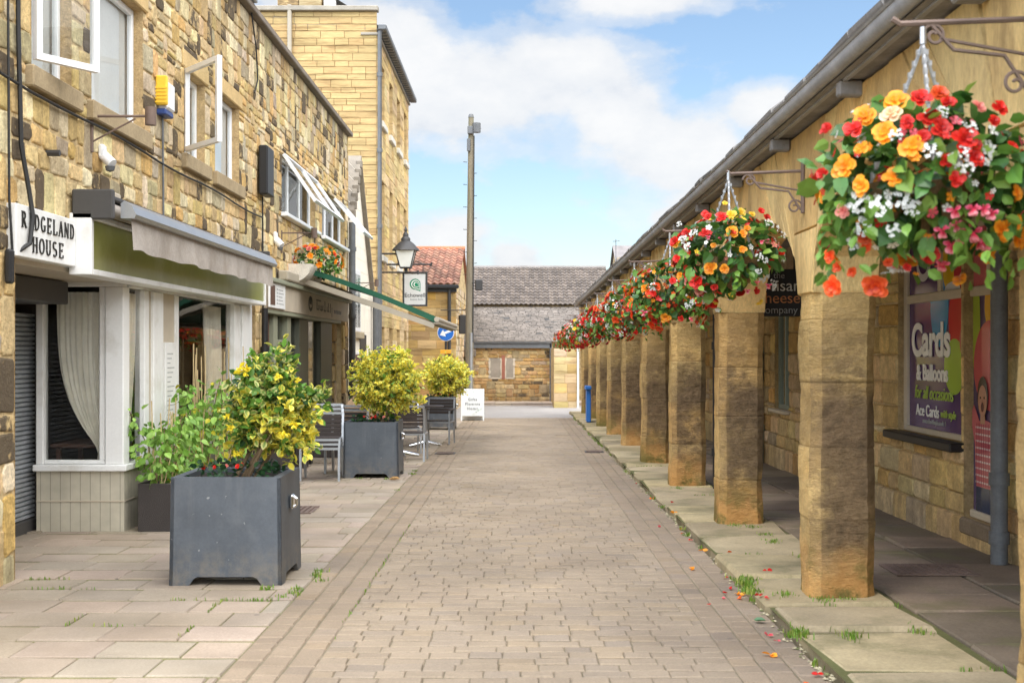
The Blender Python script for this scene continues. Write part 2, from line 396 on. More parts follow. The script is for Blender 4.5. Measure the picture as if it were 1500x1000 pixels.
def masonry(mb, U0, U1, Z0, Z1, P, holes=(), ch=(.12, .26), cw=(.14, .42), colf=gold, rng=None, gap=.014, dep=.02, jump=.15, inset=.014, jit=.006, octo=True, mortar=(.58, .44, .24), back=True, zlow=None):
    rng = rng or random.Random(1); holes = list(holes)
    if back: backing(mb, U0, U1, Z0, Z1, P, holes, -dep, mortar)
    edges = sorted({Z0, Z1, *[min(max(h[i], Z0), Z1) for h in holes for i in (2, 3)]})
    e2 = [edges[0]]
    for z in edges[1:]:
        if z - e2[-1] > .06: e2.append(z)
    e2[-1] = Z1
    lines = [Z0]
    for a, b in zip(e2, e2[1:]):
        n = max(1, round((b - a) / ((ch[0] + ch[1]) / 2)))
        ws = [rng.uniform(*ch) for _ in range(n)]; t = sum(ws); z = a
        for w in ws: z += w * (b - a) / t; lines.append(z)
    occ = {i: [] for i in range(len(lines) + 3)}
    for i in range(len(lines) - 1):
        c, e = lines[i], lines[i + 1]; mz = (c + e) / 2
        cuts = [(h[0], h[1]) for h in holes if h[2] - 1e-4 < mz < h[3] + 1e-4] + occ[i]
        free = [(U0, U1)]
        for (p, q) in cuts:
            nf = []
            for (a, b) in free:
                if q <= a or p >= b: nf.append((a, b)); continue
                if p > a: nf.append((a, p))
                if q < b: nf.append((q, b))
            free = nf
        for (a, b) in free:
            u = a
            while u < b - .005:
                w = rng.uniform(*cw) * (1.25 if rng.random() < .12 else 1)
                if b - (u + w) < cw[0] * .8: w = b - u
                u2 = min(u + w, b); top = e
                if i + 2 < len(lines) and rng.random() < jump and (u2 - u) < .36:
                    nz = (lines[i + 1] + lines[i + 2]) / 2
                    if not any(h[0] < u2 and h[1] > u and h[2] - 1e-4 < nz < h[3] + 1e-4 for h in holes):
                        top = lines[i + 2]; occ[i + 1].append((u, u2))
                stone(mb, P, u, u2, c, top, colf(rng), rng, gap, dep, inset, jit, octo)
                u = u2

def reveal(mb, h, P, d0, d1, col):
    u0, u1, z0, z1 = h
    mb.quad(P(u0, z0, d0), P(u0, z1, d0), P(u0, z1, d1), P(u0, z0, d1), col)
    mb.quad(P(u1, z0, d0), P(u1, z1, d0), P(u1, z1, d1), P(u1, z0, d1), col)
    mb.quad(P(u0, z1, d0), P(u1, z1, d0), P(u1, z1, d1), P(u0, z1, d1), col)
    mb.quad(P(u0, z0, d0), P(u1, z0, d0), P(u1, z0, d1), P(u0, z0, d1), col)

def pavers(mb, x0, x1, y0, y1, lx, ly, colf, rng, gap=.008, along_x=True, bev=.007, jz=.0025, raise_=0.0, drop=.03, thick=None, shift=True, cj=0.0):
    """individually laid blocks; along_x: courses run across the street"""
    if along_x:
        y = y0
        while y < y1 - .01:
            h = rng.uniform(*ly); ye = min(y + h, y1); x = x0 - (rng.uniform(0, lx[1]) if shift else 0)
            while x < x1 - .01:
                w = rng.uniform(*lx); xa, xb = max(x, x0), min(x + w, x1); x += w
                if x1 - xb < .05: xb = x1; x = x1
                if xb - xa > .02: block(mb, xa, xb, y, ye, colf(rng), rng, gap, bev, jz, raise_, drop, cj, True)
            y = ye
    else:
        x = x0
        while x < x1 - .01:
            w = rng.uniform(*lx); xe = min(x + w, x1)
            if x1 - xe < .05: xe = x1
            y = y0 - rng.uniform(0, ly[1])
            while y < y1:
                l = rng.uniform(*ly); ya, yb = max(y, y0), min(y + l, y1); y += l
                if yb - ya > .02: block(mb, x, xe, ya, yb, colf(rng), rng, gap, bev, jz, raise_, drop, cj)
            x = xe
JOINTS = []
def block(mb, xa, xb, ya, yb, col, rng, gap, bev, jz, raise_, drop, cj=0.0, along=False):
    if raise_ > .05 and xb < 2.4: JOINTS.append((xa, xb, yb))
    g = gap / 2; gy = g * (5.5 if along else 1); z = raise_ + rng.uniform(-jz, jz); tx, ty = rng.uniform(-jz, jz), rng.uniform(-jz, jz)
    xa += g + rng.uniform(0, g); xb -= g + rng.uniform(0, g); ya += gy + rng.uniform(0, gy) * .6; yb -= gy + rng.uniform(0, gy) * .6
    j = [(rng.uniform(-cj, cj), rng.uniform(-cj, cj)) for _ in range(4)]
    o = [(x + a, y + b) for (x, y), (a, b) in zip([(xa, ya), (xb, ya), (xb, yb), (xa, yb)], j)]
    vs = [(x, y, G(y) + raise_ - drop) for x, y in o] + [(x, y, G(y) + z - bev) for x, y in o]
    i = [(x + a, y + b) for (x, y), (a, b) in zip([(xa + bev, ya + bev), (xb - bev, ya + bev), (xb - bev, yb - bev), (xa + bev, yb - bev)], j)]
    s = [(-1, -1), (1, -1), (1, 1), (-1, 1)]
    vs += [(x, y, G(y) + z + tx * p + ty * q) for (x, y), (p, q) in zip(i, s)]
    fs = [(k + m * 4, (k + 1) % 4 + m * 4, (k + 1) % 4 + m * 4 + 4, k + m * 4 + 4) for m in (0, 1) for k in range(4)]
    fs.append((8, 9, 10, 11)); mb.add(vs, fs, col)
def plantermat():
    m = M['planter']; nt = m.node_tree; b = nt.nodes['Principled BSDF']; old = b.inputs['Base Color'].links[0].from_socket
    v = objvec(nt); sp = nd(nt, 'ShaderNodeSeparateXYZ'); nt.links.new(v, sp.inputs[0])
    hz = mathn(nt, 'ADD', sp.outputs[2], mathn(nt, 'MULTIPLY', sp.outputs[1], SLOPE))
    dirt = mathn(nt, 'MULTIPLY', ramp(nt, hz, [(.02, 1.), (.3, .0)]), ramp(nt, noi(nt, v, 9, 8, .75), [(.42, 0.), (.62, .75)]))
    c = mixc(nt, dirt, old, (.2, .17, .13))
    mp = nd(nt, 'ShaderNodeMapping'); mp.inputs['Scale'].default_value = (14, 14, 1.1); nt.links.new(v, mp.inputs[0])
    c = mixc(nt, ramp(nt, noi(nt, mp.outputs[0], 1., 5, .7), [(.55, 0.), (.8, .4)]), c, (.16, .165, .17))      # rain streaks
    c = mixc(nt, ramp(nt, noi(nt, v, 26, 2, .5), [(.74, 0.), (.77, .7)]), c, (.34, .34, .33))                   # chips
    nt.links.new(c, b.inputs['Base Color'])
plantermat()
def weather(m, top=True, spots=False):
    nt = m.node_tree; b = nt.nodes['Principled BSDF']; c = b.inputs['Base Color'].links[0].from_socket; v = objvec(nt)
    if top:       # grime under the coping, splash-back near the ground
        sp = nd(nt, 'ShaderNodeSeparateXYZ'); nt.links.new(v, sp.inputs[0])
        mp = nd(nt, 'ShaderNodeMapping'); mp.inputs['Scale'].default_value = (5, 5, .5); nt.links.new(v, mp.inputs[0]); st = ramp(nt, noi(nt, mp.outputs[0], 1., 6, .7), [(.35, 0.), (.65, 1.)])
        f = mathn(nt, 'MULTIPLY', ramp(nt, mathn(nt, 'DIVIDE', sp.outputs[2], 6.), [(.0, .55), (.09, .0), (.8, .0), (.985, .75)]), st)
        c = mixc(nt, f, c, (.13, .1, .065))
        f = mathn(nt, 'MULTIPLY', ramp(nt, mathn(nt, 'DIVIDE', sp.outputs[2], 6.), [(.42, .0), (.5, .5), (.58, .45), (.6, .0)]), ramp(nt, noi(nt, mp.outputs[0], 1.6, 6, .7), [(.5, 0.), (.7, 1.)]))
        c = mixc(nt, f, c, (.2, .15, .09))
    if spots:     # trodden chewing gum and drips
        vo = nd(nt, 'ShaderNodeTexVoronoi'); vo.inputs['Scale'].default_value = 3.2; nt.links.new(v, vo.inputs['Vector'])
        d = ramp(nt, vo.outputs['Distance'], [(.045, 1.), (.075, 0.)]); sc = nd(nt, 'ShaderNodeSeparateColor'); nt.links.new(vo.outputs['Color'], sc.inputs[0])
        f = mathn(nt, 'MULTIPLY', mathn(nt, 'MULTIPLY', d, mathn(nt, 'GREATER_THAN', sc.outputs[0], .72)), .6)
        c = mixc(nt, f, c, (.1, .085, .07))
        c = mixc(nt, 1., c, ramp(nt, noi(nt, v, .55, 5, .6), [(.3, .84), (.7, 1.1)]), 'MULTIPLY')
    nt.links.new(c, b.inputs['Base Color'])
weather(M['rubble']); weather(M['sett'], False, True); weather(M['slab'], False, True)
def shade(c, lo=.85, hi=1.15, hue=.04):
    def f(rng):
        k = rng.uniform(lo, hi); return (c[0] * k * rng.uniform(1 - hue, 1 + hue), c[1] * k, c[2] * k * rng.uniform(1 - hue, 1 + hue))
    return f

# ------------------------------------------------------------------ foliage
LEAF_T = np.array([(0, 0, 0), (.30, .28, .05), (.30, .66, .04), (0, 1., -.06), (-.30, .66, .04), (-.30, .28, .05), (0, .3, -.03), (0, .66, -.03)])
LEAF_F = [(0, 1, 6), (1, 2, 7, 6), (2, 3, 7), (3, 4, 7), (4, 5, 6, 7), (5, 0, 6)]
def leaf(mb, p, d, size, cin, cout, rng, width=1.0, droop=0.0):
    d = Vector(d).normalized(); up = Vector((rng.uniform(-1, 1), rng.uniform(-1, 1), rng.uniform(.2, 1.4)))
    x = d.cross(up)
    if x.length < 1e-3: x = Vector((1, 0, 0))
    x.normalize(); z = x.cross(d); p = Vector(p)
    vs = []
    for (a, b, c) in LEAF_T:
        q = p + x * (a * width * size) + d * (b * size) + z * (c * size - droop * b * b * size)
        vs.append((q.x, q.y, q.z))
    mb.add(vs, LEAF_F, cols=[cin, cout, cout, cout, cout, cout, cin, cin])
def rdir(rng, zmin=-1.0):
    while True:
        v = Vector((rng.gauss(0, 1), rng.gauss(0, 1), rng.gauss(0, 1)))
        if v.length > 1e-3:
            v.normalize()
            if v.z >= zmin: return v
def jc(c, rng, a=.2):
    k = rng.uniform(1 - a, 1 + a); return (c[0] * k, c[1] * k, c[2] * k)
YEL = (.68, .56, .025); YEL2 = (.8, .7, .13); CREAM = (.7, .66, .25); GRN = (.1, .22, .03); DGRN = (.03, .09, .02); LGRN = (.2, .34, .04)
def bush(mb, c, rx, ry, rz, nclump, per, size, rng, yellow=.5, yfn=None):
    """variegated evergreen: twig clumps through the crown's volume, tips lighter than the inside"""
    for _ in range(nclump):
        d = rdir(rng); q = rng.random() ** .42
        n = .82 + .35 * mnoise.noise(Vector(d) * 2.2 + Vector(c))
        p = Vector((c[0] + d.x * rx * q * n, c[1] + d.y * ry * q * n, c[2] + d.z * rz * q * n))
        isy = rng.random() < (yfn(p, d, q) if yfn else yellow) * (.4 + .7 * q)
        ax = (d + Vector((0, 0, .6)) + rdir(rng) * .5).normalized()
        for k in range(per):
            t = (k + .5) / per
            ld = (ax * .5 + rdir(rng) * .9).normalized()
            pp = p + ax * (t * size * 1.6) + rdir(rng) * size * .35
            if isy:
                cin, cout = (jc(YEL, rng), jc(YEL2, rng)) if rng.random() < .55 else (jc(LGRN, rng), jc(YEL2, rng))
            else:
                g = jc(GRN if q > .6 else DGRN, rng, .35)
                cin, cout = g, (jc(YEL2 if rng.random() < .5 else CREAM, rng) if rng.random() < .42 else jc(g, rng, .2))
            leaf(mb, pp, ld, size * rng.uniform(.7, 1.25), cin, cout, rng, .95, rng.uniform(0, .25))

FLOWER_CACHE = {}
def rosette(kind, var):
    """a bloom mesh of unit radius facing -Y; shared by copies"""
    key = (kind, var)
    if key in FLOWER_CACHE: return FLOWER_CACHE[key]
    rng = random.Random(hash((kind, var)) % 9999 if False else (sum(map(ord, kind)) * 7 + var)); mb = MB()
    pal = {'orange': ((.88, .26, .012), (.95, .4, .03)), 'red': ((.55, .012, .01), (.75, .035, .02)), 'yellow': ((.9, .5, .02), (.95, .68, .08)),
           'scarlet': ((.75, .06, .012), (.88, .14, .03)), 'coral': ((.72, .14, .12), (.85, .35, .26)), 'pink': ((.72, .05, .1), (.86, .22, .26)), 'white': ((.7, .7, .62), (.86, .86, .82)), 'peach': ((.85, .5, .25), (.9, .66, .42))}
    a, b = pal[kind]; fk = (1., .8, 1.08, .66, .92, .74, 1.12, .86)[var % 8]; a = tuple(min(.95, q * fk) for q in a); b = tuple(min(.95, q * (.5 + .5 * fk)) for q in b)
    def petal(dirv, L, W, ca, cb):
        x, dd, z = frame(dirv, Vector((0, -1, 0)))
        vs = []
        for (u, v, w) in [(0, 0, 0), (.45, .35, .08), (.6, .75, .1), (.25, 1.02, .02), (-.25, 1.02, .02), (-.6, .75, .1), (-.45, .35, .08), (0, .55, -.08)]:
            q = x * (u * W) + dd * (v * L) + z * (w * L * rng.uniform(.4, 1.6)); vs.append(tuple(q))
        mb.add(vs, [(0, 1, 7), (1, 2, 7), (2, 3, 7), (3, 4, 7), (4, 5, 7), (5, 6, 7), (6, 0, 7)], cols=[ca, ca, cb, cb, cb, cb, ca, ca])
    if kind == 'white':
        for k in range(16):
            d = rdir(rng); d.y = -abs(d.y) * .7; p = d * .85
            for q in range(4):
                an = q * math.pi / 2 + rng.random(); r = .2
                mb.add([tuple(p), tuple(p + Vector((math.cos(an) * r, -.04, math.sin(an) * r))), tuple(p + Vector((math.cos(an + .8) * r * 1.2, -.07, math.sin(an + .8) * r * 1.2))), tuple(p + Vector((math.cos(an + 1.5) * r, -.04, math.sin(an + 1.5) * r)))], [(0, 1, 2, 3)], cols=[jc(a, rng, .1), b, b, b])
    elif kind == 'pink':   # hanging fuchsia: swept sepals over a skirt
        for k in range(5):
            an = k * 2 * math.pi / 5 + rng.random() * .3
            petal((math.cos(an), math.sin(an), .25), .8, .38, (.75, .06, .14), (.85, .2, .3))
        for k in range(6):
            an = k * 2 * math.pi / 6 + .3
            petal((math.cos(an) * .45, math.sin(an) * .45, -1), .85, .5, a, (.85, .36, .38))
    else:
        for ring, (n, L, el) in enumerate(((5, 1.05, .0), (4, .85, .28), (3, .5, .8))):
            for k in range(n):
                an = k * 2 * math.pi / n + ring * .7 + rng.uniform(-.3, .3)
                petal((math.cos(an), -el, math.sin(an)), L * rng.uniform(.75, 1.15), L * rng.uniform(.65, .95), jc(a, rng, .25), jc(b, rng, .18))
    o = mb.build('bloom_source', M['petal']); me = o.data; me.name = 'bloom_' + kind
    bpy.data.objects.remove(o); FLOWER_CACHE[key] = me
    return me
def bloom(parent, kind, rel, r, d, rng, name='flower'):
    o = bpy.data.objects.new(name, rosette(kind, rng.randrange(8))); COL.objects.link(o)
    o.parent = parent; o.location = rel; ORI[o.name] = ORI[parent.name]
    dv = Vector(d).normalized()
    if kind == 'pink': o.rotation_euler = (rng.uniform(-.3, .3), rng.uniform(-.3, .3), rng.uniform(0, 6))
    else:
        q = Vector((0, -1, 0)).rotation_difference(dv); e = (q.to_matrix() @ Matrix.Rotation(rng.uniform(0, 6.28), 3, 'Y')).to_euler(); o.rotation_euler = e
    k = r * rng.uniform(.9, 1.1); o.scale = (k, k, k)
    return o
# ================================================================== THE GROUND
rng = random.Random(11)
KX0, KX1 = -1.467, 1.52          # edges of the block paved street
CX0, CX1 = -1.035, 1.085         # inside of the three border rows
Y0, YE = 1.0, 35.2
mb = MB((.14, .12, .09))
for y in range(-40, 60, 5): mb.quad((-60, y, G(y) - .06), (60, y, G(y) - .06), (60, y + 5, G(y + 5) - .06), (-60, y + 5, G(y + 5) - .06))
mb.quad((-2500, 60, G(60) - .06), (2500, 60, G(60) - .06), (2500, 3000, G(60) - .06), (-2500, 3000, G(60) - .06))
mb.quad((-2500, -1500, G(-40) - .06), (2500, -1500, G(-40) - .06), (2500, -40, G(-40) - .06), (-2500, -40, G(-40) - .06))
mb.quad((-2500, -40, G(-40) - .06), (-60, -40, G(-40) - .06), (-60, 60, G(60) - .06), (-2500, 60, G(60) - .06))
mb.quad((2500, -40, G(-40) - .06), (60, -40, G(-40) - .06), (60, 60, G(60) - .06), (2500, 60, G(60) - .06))
tag(mb.build('ground', M['earth']), kind='structure')

mb = MB()
def settcol(r):
    k = r.uniform(.93, 1.06); q = r.random()
    c = (.264, .208, .147) if q < .7 else (.257, .205, .15) if q < .86 else (.274, .212, .143) if q < .95 else (.24, .193, .144)
    return (c[0] * k, c[1] * k, c[2] * k)
def setdark(r):
    c = settcol(r); return (c[0] * .95, c[1] * .93, c[2] * .92)
pavers(mb, CX0, CX1, Y0, YE, (.135, .235), (.132, .142), settcol, rng, gap=.0026, bev=.006, jz=.0025)
for x0 in (KX0, CX1): pavers(mb, x0, x0 + .433, Y0, YE, (.1443, .1443), (.15, .24), setdark, rng, gap=.005, along_x=False, bev=.008, jz=.0025)
JC = (.17, .145, .09)
for k in range(7):
    ya, yb = Y0 + (YE - Y0) * k / 7, Y0 + (YE - Y0) * (k + 1) / 7
    mb.quad((KX0, ya, G(ya) - .009), (KX1, ya, G(ya) - .009), (KX1, yb, G(yb) - .009), (KX0, yb, G(yb) - .009), JC)
tag(mb.build('road', M['sett']), kind='structure')

mb = MB()
pavers(mb, -5.2, KX0, Y0, YE, (.448, .452), (.4, .4), shade((.315, .256, .195), .92, 1.07), rng, gap=.006, bev=.006, jz=.003)
mb.quad((-5.2, Y0, G(Y0) - .009), (KX0, Y0, G(Y0) - .009), (KX0, YE, G(YE) - .009), (-5.2, YE, G(YE) - .009), (.17, .16, .07))
tag(mb.build('pavement', M['slab']), kind='structure')

RZ = .06                          # the flagged walk stands a low kerb above the street
mb = MB()
def flagcol(r):
    k = r.uniform(.8, 1.18); return (.33 * k, .265 * k, .16 * k * r.uniform(.9, 1.05))
pavers(mb, KX1, 2.36, Y0, 38.3, (.84, .84), (.55, 1.1), flagcol, rng, gap=.034, along_x=False, bev=.02, jz=.013, raise_=RZ, drop=.12, cj=.034)
pavers(mb, 2.36, 3.68, Y0, 38.3, (.6, .75), (.5, 1.0), shade((.185, .14, .1), .65, 1.25), rng, gap=.016, along_x=False, bev=.01, jz=.005, raise_=RZ, drop=.1)
mb.quad((KX1 + .02, Y0, G(Y0) + RZ - .022), (3.68, Y0, G(Y0) + RZ - .022), (3.68, 38.3, G(38.3) + RZ - .022), (KX1 + .02, 38.3, G(38.3) + RZ - .022), (.1, .1, .035))
tag(mb.build('walkway', M['flag']), kind='structure')

mb = MB()
for k in range(5):
    ya, yb = 35.2 + k * 2.6, 35.2 + (k + 1) * 2.6
    mb.quad((-30, ya, G(ya) - .004), (30, ya, G(ya) - .004), (30, yb, G(yb) - .004), (-30, yb, G(yb) - .004))
tag(mb.build('cross_street', M['asphalt']), kind='structure')
mb = MB()
pavers(mb, -3.5, 3.2, 45.2, 48.3, (.5, .62), (.5, .6), shade((.42, .34, .27), .85, 1.12), rng, gap=.01, bev=.01, raise_=.1, drop=.13)
mb.quad((-3.5, 45.2, G(45) + .09), (3.2, 45.2, G(45) + .09), (3.2, 48.3, G(48.3) + .09), (-3.5, 48.3, G(48.3) + .09), (.2, .17, .11))
tag(mb.build('far_pavement', M['slab']), kind='structure')

# ================================================================== NEAR LEFT: RUBBLE STONE SHOP ROW
FX = -3.57
PW = lambda u, z, d: (FX + d, u, z)
bl = thing('shop_building', 'long two storey rubble stone shop row with flat coping along the left pavement', 'building', (FX, 15, G(15)))
WIN = {'A1': (9.25, 10.08, 3.62, 4.72), 'A2': (10.55, 12.0, 3.62, 4.76), 'B1': (13.48, 14.36, 3.64, 4.55), 'B2': (14.84, 16.12, 3.64, 4.62),
       'C1': (19.0, 22.15, 3.62, 4.52), 'C2': (22.9, 25.9, 3.62, 4.48)}
rng = random.Random(5)
holes = [(8.95, 17.1, -1, 2.6), (17.55, 25.9, -1, 2.56)]
for k, (a, b, c, e) in WIN.items():
    holes.append((a, b, c, e))
    if k[0] != 'C': holes += [(a - .1, b + .12, e, e + .2), (a - .1, b + .12, c - .17, c)]
    else: holes.append((a - .05, b + .08, c - .07, c))
mb = MB()
masonry(mb, 5.0, 26.4, -.3, 6.0, PW, holes, ch=(.13, .25), cw=(.13, .36), rng=rng, dep=.009, jump=.24, jit=.014, inset=.016, gap=.016)
# the return of the wall beside the porch, the end wall and the reveals
for h in holes[2:]:
    if h in WIN.values(): reveal(mb, h, PW, 0.0, -.16, (.46, .33, .17))
reveal(mb, holes[0], PW, 0.0, -.3, (.42, .3, .15)); reveal(mb, holes[1], PW, 0.0, -.25, (.42, .3, .15))
mb.quad((FX, 26.4, -.4), (-10, 26.4, -.4), (-10, 26.4, 6), (FX, 26.4, 6), (.42, .3, .15))
mb.quad((FX, 5, -.3), (-10, 5, -.3), (-10, 5, 6), (FX, 5, 6), (.42, .3, .15))
wall = mb.build('wall', M['rubble'], bl)
for k, (a, b, c, e) in WIN.items():
    if k[0] == 'C': continue
    mb = MB((.56, .4, .19)); mb.box(FX - .12, FX + .02, a - .1, b + .12, e + .004, e + .196, .012); mb.build('lintel', M['dressed'], bl)
for k, (a, b, c, e) in WIN.items():
    mb = MB((.36, .28, .17))
    if k[0] == 'C':
        mb = MB(); mb.box(FX - .1, FX + .1, a - .05, b + .08, c - .065, c - .003, .01); mb.build('sill', M['upvc'], bl)
    else:
        mb.box(FX - .12, FX + .06, a - .1, b + .12, c - .165, c - .004, .012); mb.build('sill', M['dressed'], bl)
mb = MB((.2, .165, .13)); mb.box(-10, FX + .1, 5, 26.45, 6.0, 6.09, .012); mb.build('coping', M['slate'], bl)
mb = MB(); mb.box(FX - .1, FX + .14, 5, 16.6, 6.093, 6.2, .012); mb.build('flashing', M['steel'], bl)

def window(parent, u0, u1, z0, z1, mull=(), d=-.09, fw=.055, sky_reflection=True, mat='upvc', back='interior', glass='wglass'):
    mb = MB()
    mb.box(FX + d - .05, FX + d, u0, u0 + fw, z0, z1, .006); mb.box(FX + d - .05, FX + d, u1 - fw, u1, z0, z1, .006)
    mb.box(FX + d - .05, FX + d, u0 + fw, u1 - fw, z1 - fw, z1, .006); mb.box(FX + d - .05, FX + d, u0 + fw, u1 - fw, z0, z0 + fw, .006)
    for m in mull: mb.box(FX + d - .048, FX + d - .002, m - fw / 2, m + fw / 2, z0 + fw, z1 - fw, .006)
    w = mb.build('window', M[mat], parent)
    mb = MB(); mb.quad(*[(FX + d - .025, u, z) for u, z in ((u0 + fw, z0 + fw), (u1 - fw, z0 + fw), (u1 - fw, z1 - fw), (u0 + fw, z1 - fw))])
    mb.build('pane', M[glass], w)
    mb = MB()
    if sky_reflection: mb.quad(*[(FX + d - .07, u, z) for u, z in ((u0, z0), (u1, z0), (u1, z1), (u0, z1))]); mb.build('sky_reflection', M['sky_white'], w)  # white sheet behind the glass standing in for reflected sky
    mb = MB(); mb.quad(*[(FX + d - .5, u, z) for u, z in ((u0 - .3, z0 - .3), (u1 + .3, z0 - .3), (u1 + .3, z1 + .3), (u0 - .3, z1 + .3))]); mb.build('room', M['interior'], w)
    return w
def sash(parent, corner, du, dv, w, h, fw=.05, t=.05, glass='wglass'):
    """an opened casement: corner, unit vectors along its width and height"""
    c = Vector(corner); du = Vector(du).normalized(); dv = Vector(dv).normalized(); dn = du.cross(dv)
    def bar(a0, a1, b0, b1):
        vs = [c + du * a + dv * b + dn * n for n in (-t / 2, t / 2) for a, b in ((a0, b0), (a1, b0), (a1, b1), (a0, b1))]
        m.add([tuple(v) for v in vs], [(0, 1, 2, 3), (7, 6, 5, 4), (0, 4, 5, 1), (1, 5, 6, 2), (2, 6, 7, 3), (3, 7, 4, 0)])
    m = MB(); bar(0, fw, 0, h); bar(w - fw, w, 0, h); bar(fw, w - fw, 0, fw); bar(fw, w - fw, h - fw, h)
    s = m.build('sash', M['upvc'], parent)
    m = MB(); m.quad(*[tuple(c + du * a + dv * b) for a, b in ((fw, fw), (w - fw, fw), (w - fw, h - fw), (fw, h - fw))])
    m.build('sash_pane', M[glass], parent); return s
w = window(bl, 9.25, 10.08, 3.62, 4.72); sash(w, (FX + .01, 9.29, 3.68), (.29, .45, 0), (0, 0, 1), .56, 1.02)
w = window(bl, 10.55, 12.0, 3.62, 4.76)
w = window(bl, 13.48, 14.36, 3.64, 4.55); sash(w, (FX + .01, 13.5, 3.66), (.52, -.66, 0), (0, 0, 1), .84, .88)
w = window(bl, 14.84, 16.12, 3.64, 4.62)
w = window(bl, 19.0, 22.15, 3.62, 4.52, (20.05, 21.1), sky_reflection=False); sash(w, (FX + .02, 19.05, 4.5), (0, 1, 0), (.42, 0, -.62), 1.55, .86); sash(w, (FX + .02, 20.62, 4.5), (0, 1, 0), (.42, 0, -.62), 1.5, .86)
w = window(bl, 22.9, 25.9, 3.62, 4.48, (23.9, 24.9), sky_reflection=False); sash(w, (FX + .02, 24.3, 4.46), (0, 1, 0), (.5, 0, -.58), 1.55, .86)

# ---- first shop: porch, bay window and white painted front
sf = thing('shopfront', 'white painted bay shopfront with curtains below the olive fascia board', 'shopfront', (FX, 13, G(13)))
gz = G(12) - .02
SX = -3.60                                   # plane of the street side glazing
mb = MB()
mb.box(-4.4, SX + .0, 11.52, 11.62, gz, .44); b1 = mb.build('stall_riser', M['tongue'], sf)
mb = MB(); mb.box(-4.4, SX - .004, 11.512, 11.52, .16, .172); mb.box(SX, SX + .006, 11.53, 17.0, .16, .172); mb.build('riser_batten', M['cream'], sf)
mb = MB(); mb.box(SX - .1, SX, 11.62, 17.05, gz, .44); mb.build('stall_riser', M['tongueY'], sf)
mb = MB()
fr = lambda a, b, c, e, z0, z1: mb.box(a, b, c, e, z0, z1, .008)
fr(-4.42, SX + .03, 11.47, 11.66, .44, .5); fr(SX - .1, SX + .03, 11.662, 17.05, .44, .5)            # sills
fr(-4.4, -4.33, 11.5, 11.62, .5, 2.12); fr(SX - .17, SX, 11.5, 11.68, .5, 2.12)                  # front face posts
fr(-4.4, SX, 11.5, 11.62, 2.122, 2.3)
fr(-4.33, SX - .17, 11.52, 11.6, .502, .54); fr(SX - .23, SX - .172, 11.52, 11.6, .54, 2.12)
fr(SX - .1, SX, 12.16, 12.3, .5, 2.12); fr(SX - .09, SX + .012, 12.42, 12.68, .5, 2.12); fr(SX - .1, SX, 12.72, 12.8, .5, 2.12)
fr(SX - .1, SX, 13.26, 13.38, .5, 2.12); fr(SX - .1, SX + .01, 15.97, 16.3, .5, 2.12); fr(SX - .1, SX + .03, 16.34, 16.62, gz, 2.12); fr(SX - .1, SX, 16.66, 17.05, gz, 2.12)
fr(SX - .1, SX - .002, 11.69, 17.05, 2.122, 2.3)
mb.build('frame', M['white'], sf)
mb = MB(); mb.box(SX - .09, SX - .02, 12.8, 13.26, .5, 2.12); mb.box(SX - .09, SX - .02, 12.3, 12.42, .5, 2.12); mb.build('panel', M['cream'], sf)
mb = MB(); mb.quad((-4.33, 11.57, .54), (SX - .2, 11.57, .54), (SX - .2, 11.57, 2.12), (-4.33, 11.57, 2.12)); mb.build('pane', M['glass'], sf)
for a, b in ((11.68, 12.16), (13.38, 15.97)):
    mb = MB(); mb.quad((SX - .05, a, .5), (SX - .05, b, .5), (SX - .05, b, 2.12), (SX - .05, a, 2.12)); mb.build('pane', M['glass'], sf)
mb = MB()   # dark room behind the glass
for q in [((-9, 11.66, gz + .02), (SX - .12, 11.66, gz + .02), (SX - .12, 17.0, gz + .02), (-9, 17.0, gz + .02)), ((-9, 11.66, 2.4), (SX - .12, 11.66, 2.4), (SX - .12, 17.0, 2.4), (-9, 17.0, 2.4)),
          ((-9, 11.66, gz), (-9, 17, gz), (-9, 17, 2.4), (-9, 11.66, 2.4)), ((-9, 17.0, gz), (SX - .12, 17.0, gz), (SX - .12, 17.0, 2.4), (-9, 17.0, 2.4)), ((-9, 11.76, gz), (-4.4, 11.66, gz), (-4.4, 11.66, 2.4), (-9, 11.76, 2.4))]: mb.quad(*q)
mb.build('room', M['interior'], sf)
def curtain(name, P, top, fn, n=64, m=24, amp=.022, waves=9):
    mb = MB(); vs = []
    for i in range(m + 1):
        t = i / m; z = top + (.52 - top) * t; a, b = fn(t)
        for k in range(n + 1):
            s = k / n; w = amp * math.sin(s * waves * 2 * math.pi + .6 * math.sin(3 * t)) + amp * .5 * math.sin(s * waves * 4.7 + 2 * t)
            vs.append(P(a + (b - a) * s, z, w))
    fs = [(i * (n + 1) + k, i * (n + 1) + k + 1, (i + 1) * (n + 1) + k + 1, (i + 1) * (n + 1) + k) for i in range(m) for k in range(n)]
    mb.add(vs, fs); return mb.build(name, M['curtain'], sf, smooth=180)
def sweep(t):
    if t < .88: return (-4.29 + .33 * (t / .88) ** 3.6, -3.82 + .0 * t)
    q = (t - .88) / .12; return (-3.96 + .06 * math.sin(q * 2.2), -3.82)
curtain('curtain', lambda u, z, w: (u, 11.72 + w, z), 2.08, sweep)
curtain('curtain', lambda u, z, w: (SX - .085 + w * .5, u, z), 2.08, lambda t: (11.69, 12.15 - .3 * t ** 2.2), waves=6)
curtain('curtain', lambda u, z, w: (SX - .17 + w, u, z), 2.08, lambda t: (15.05 + .1 * t ** 2, 15.95), waves=8)
mb = MB(); mb.box(-4.42, -3.85, 11.9, 12.6, .62, .66, .01)
for x in (-4.38, -3.9):
    for y in (11.95, 12.55): mb.box(x, x + .04, y, y + .04, gz + .02, .62)
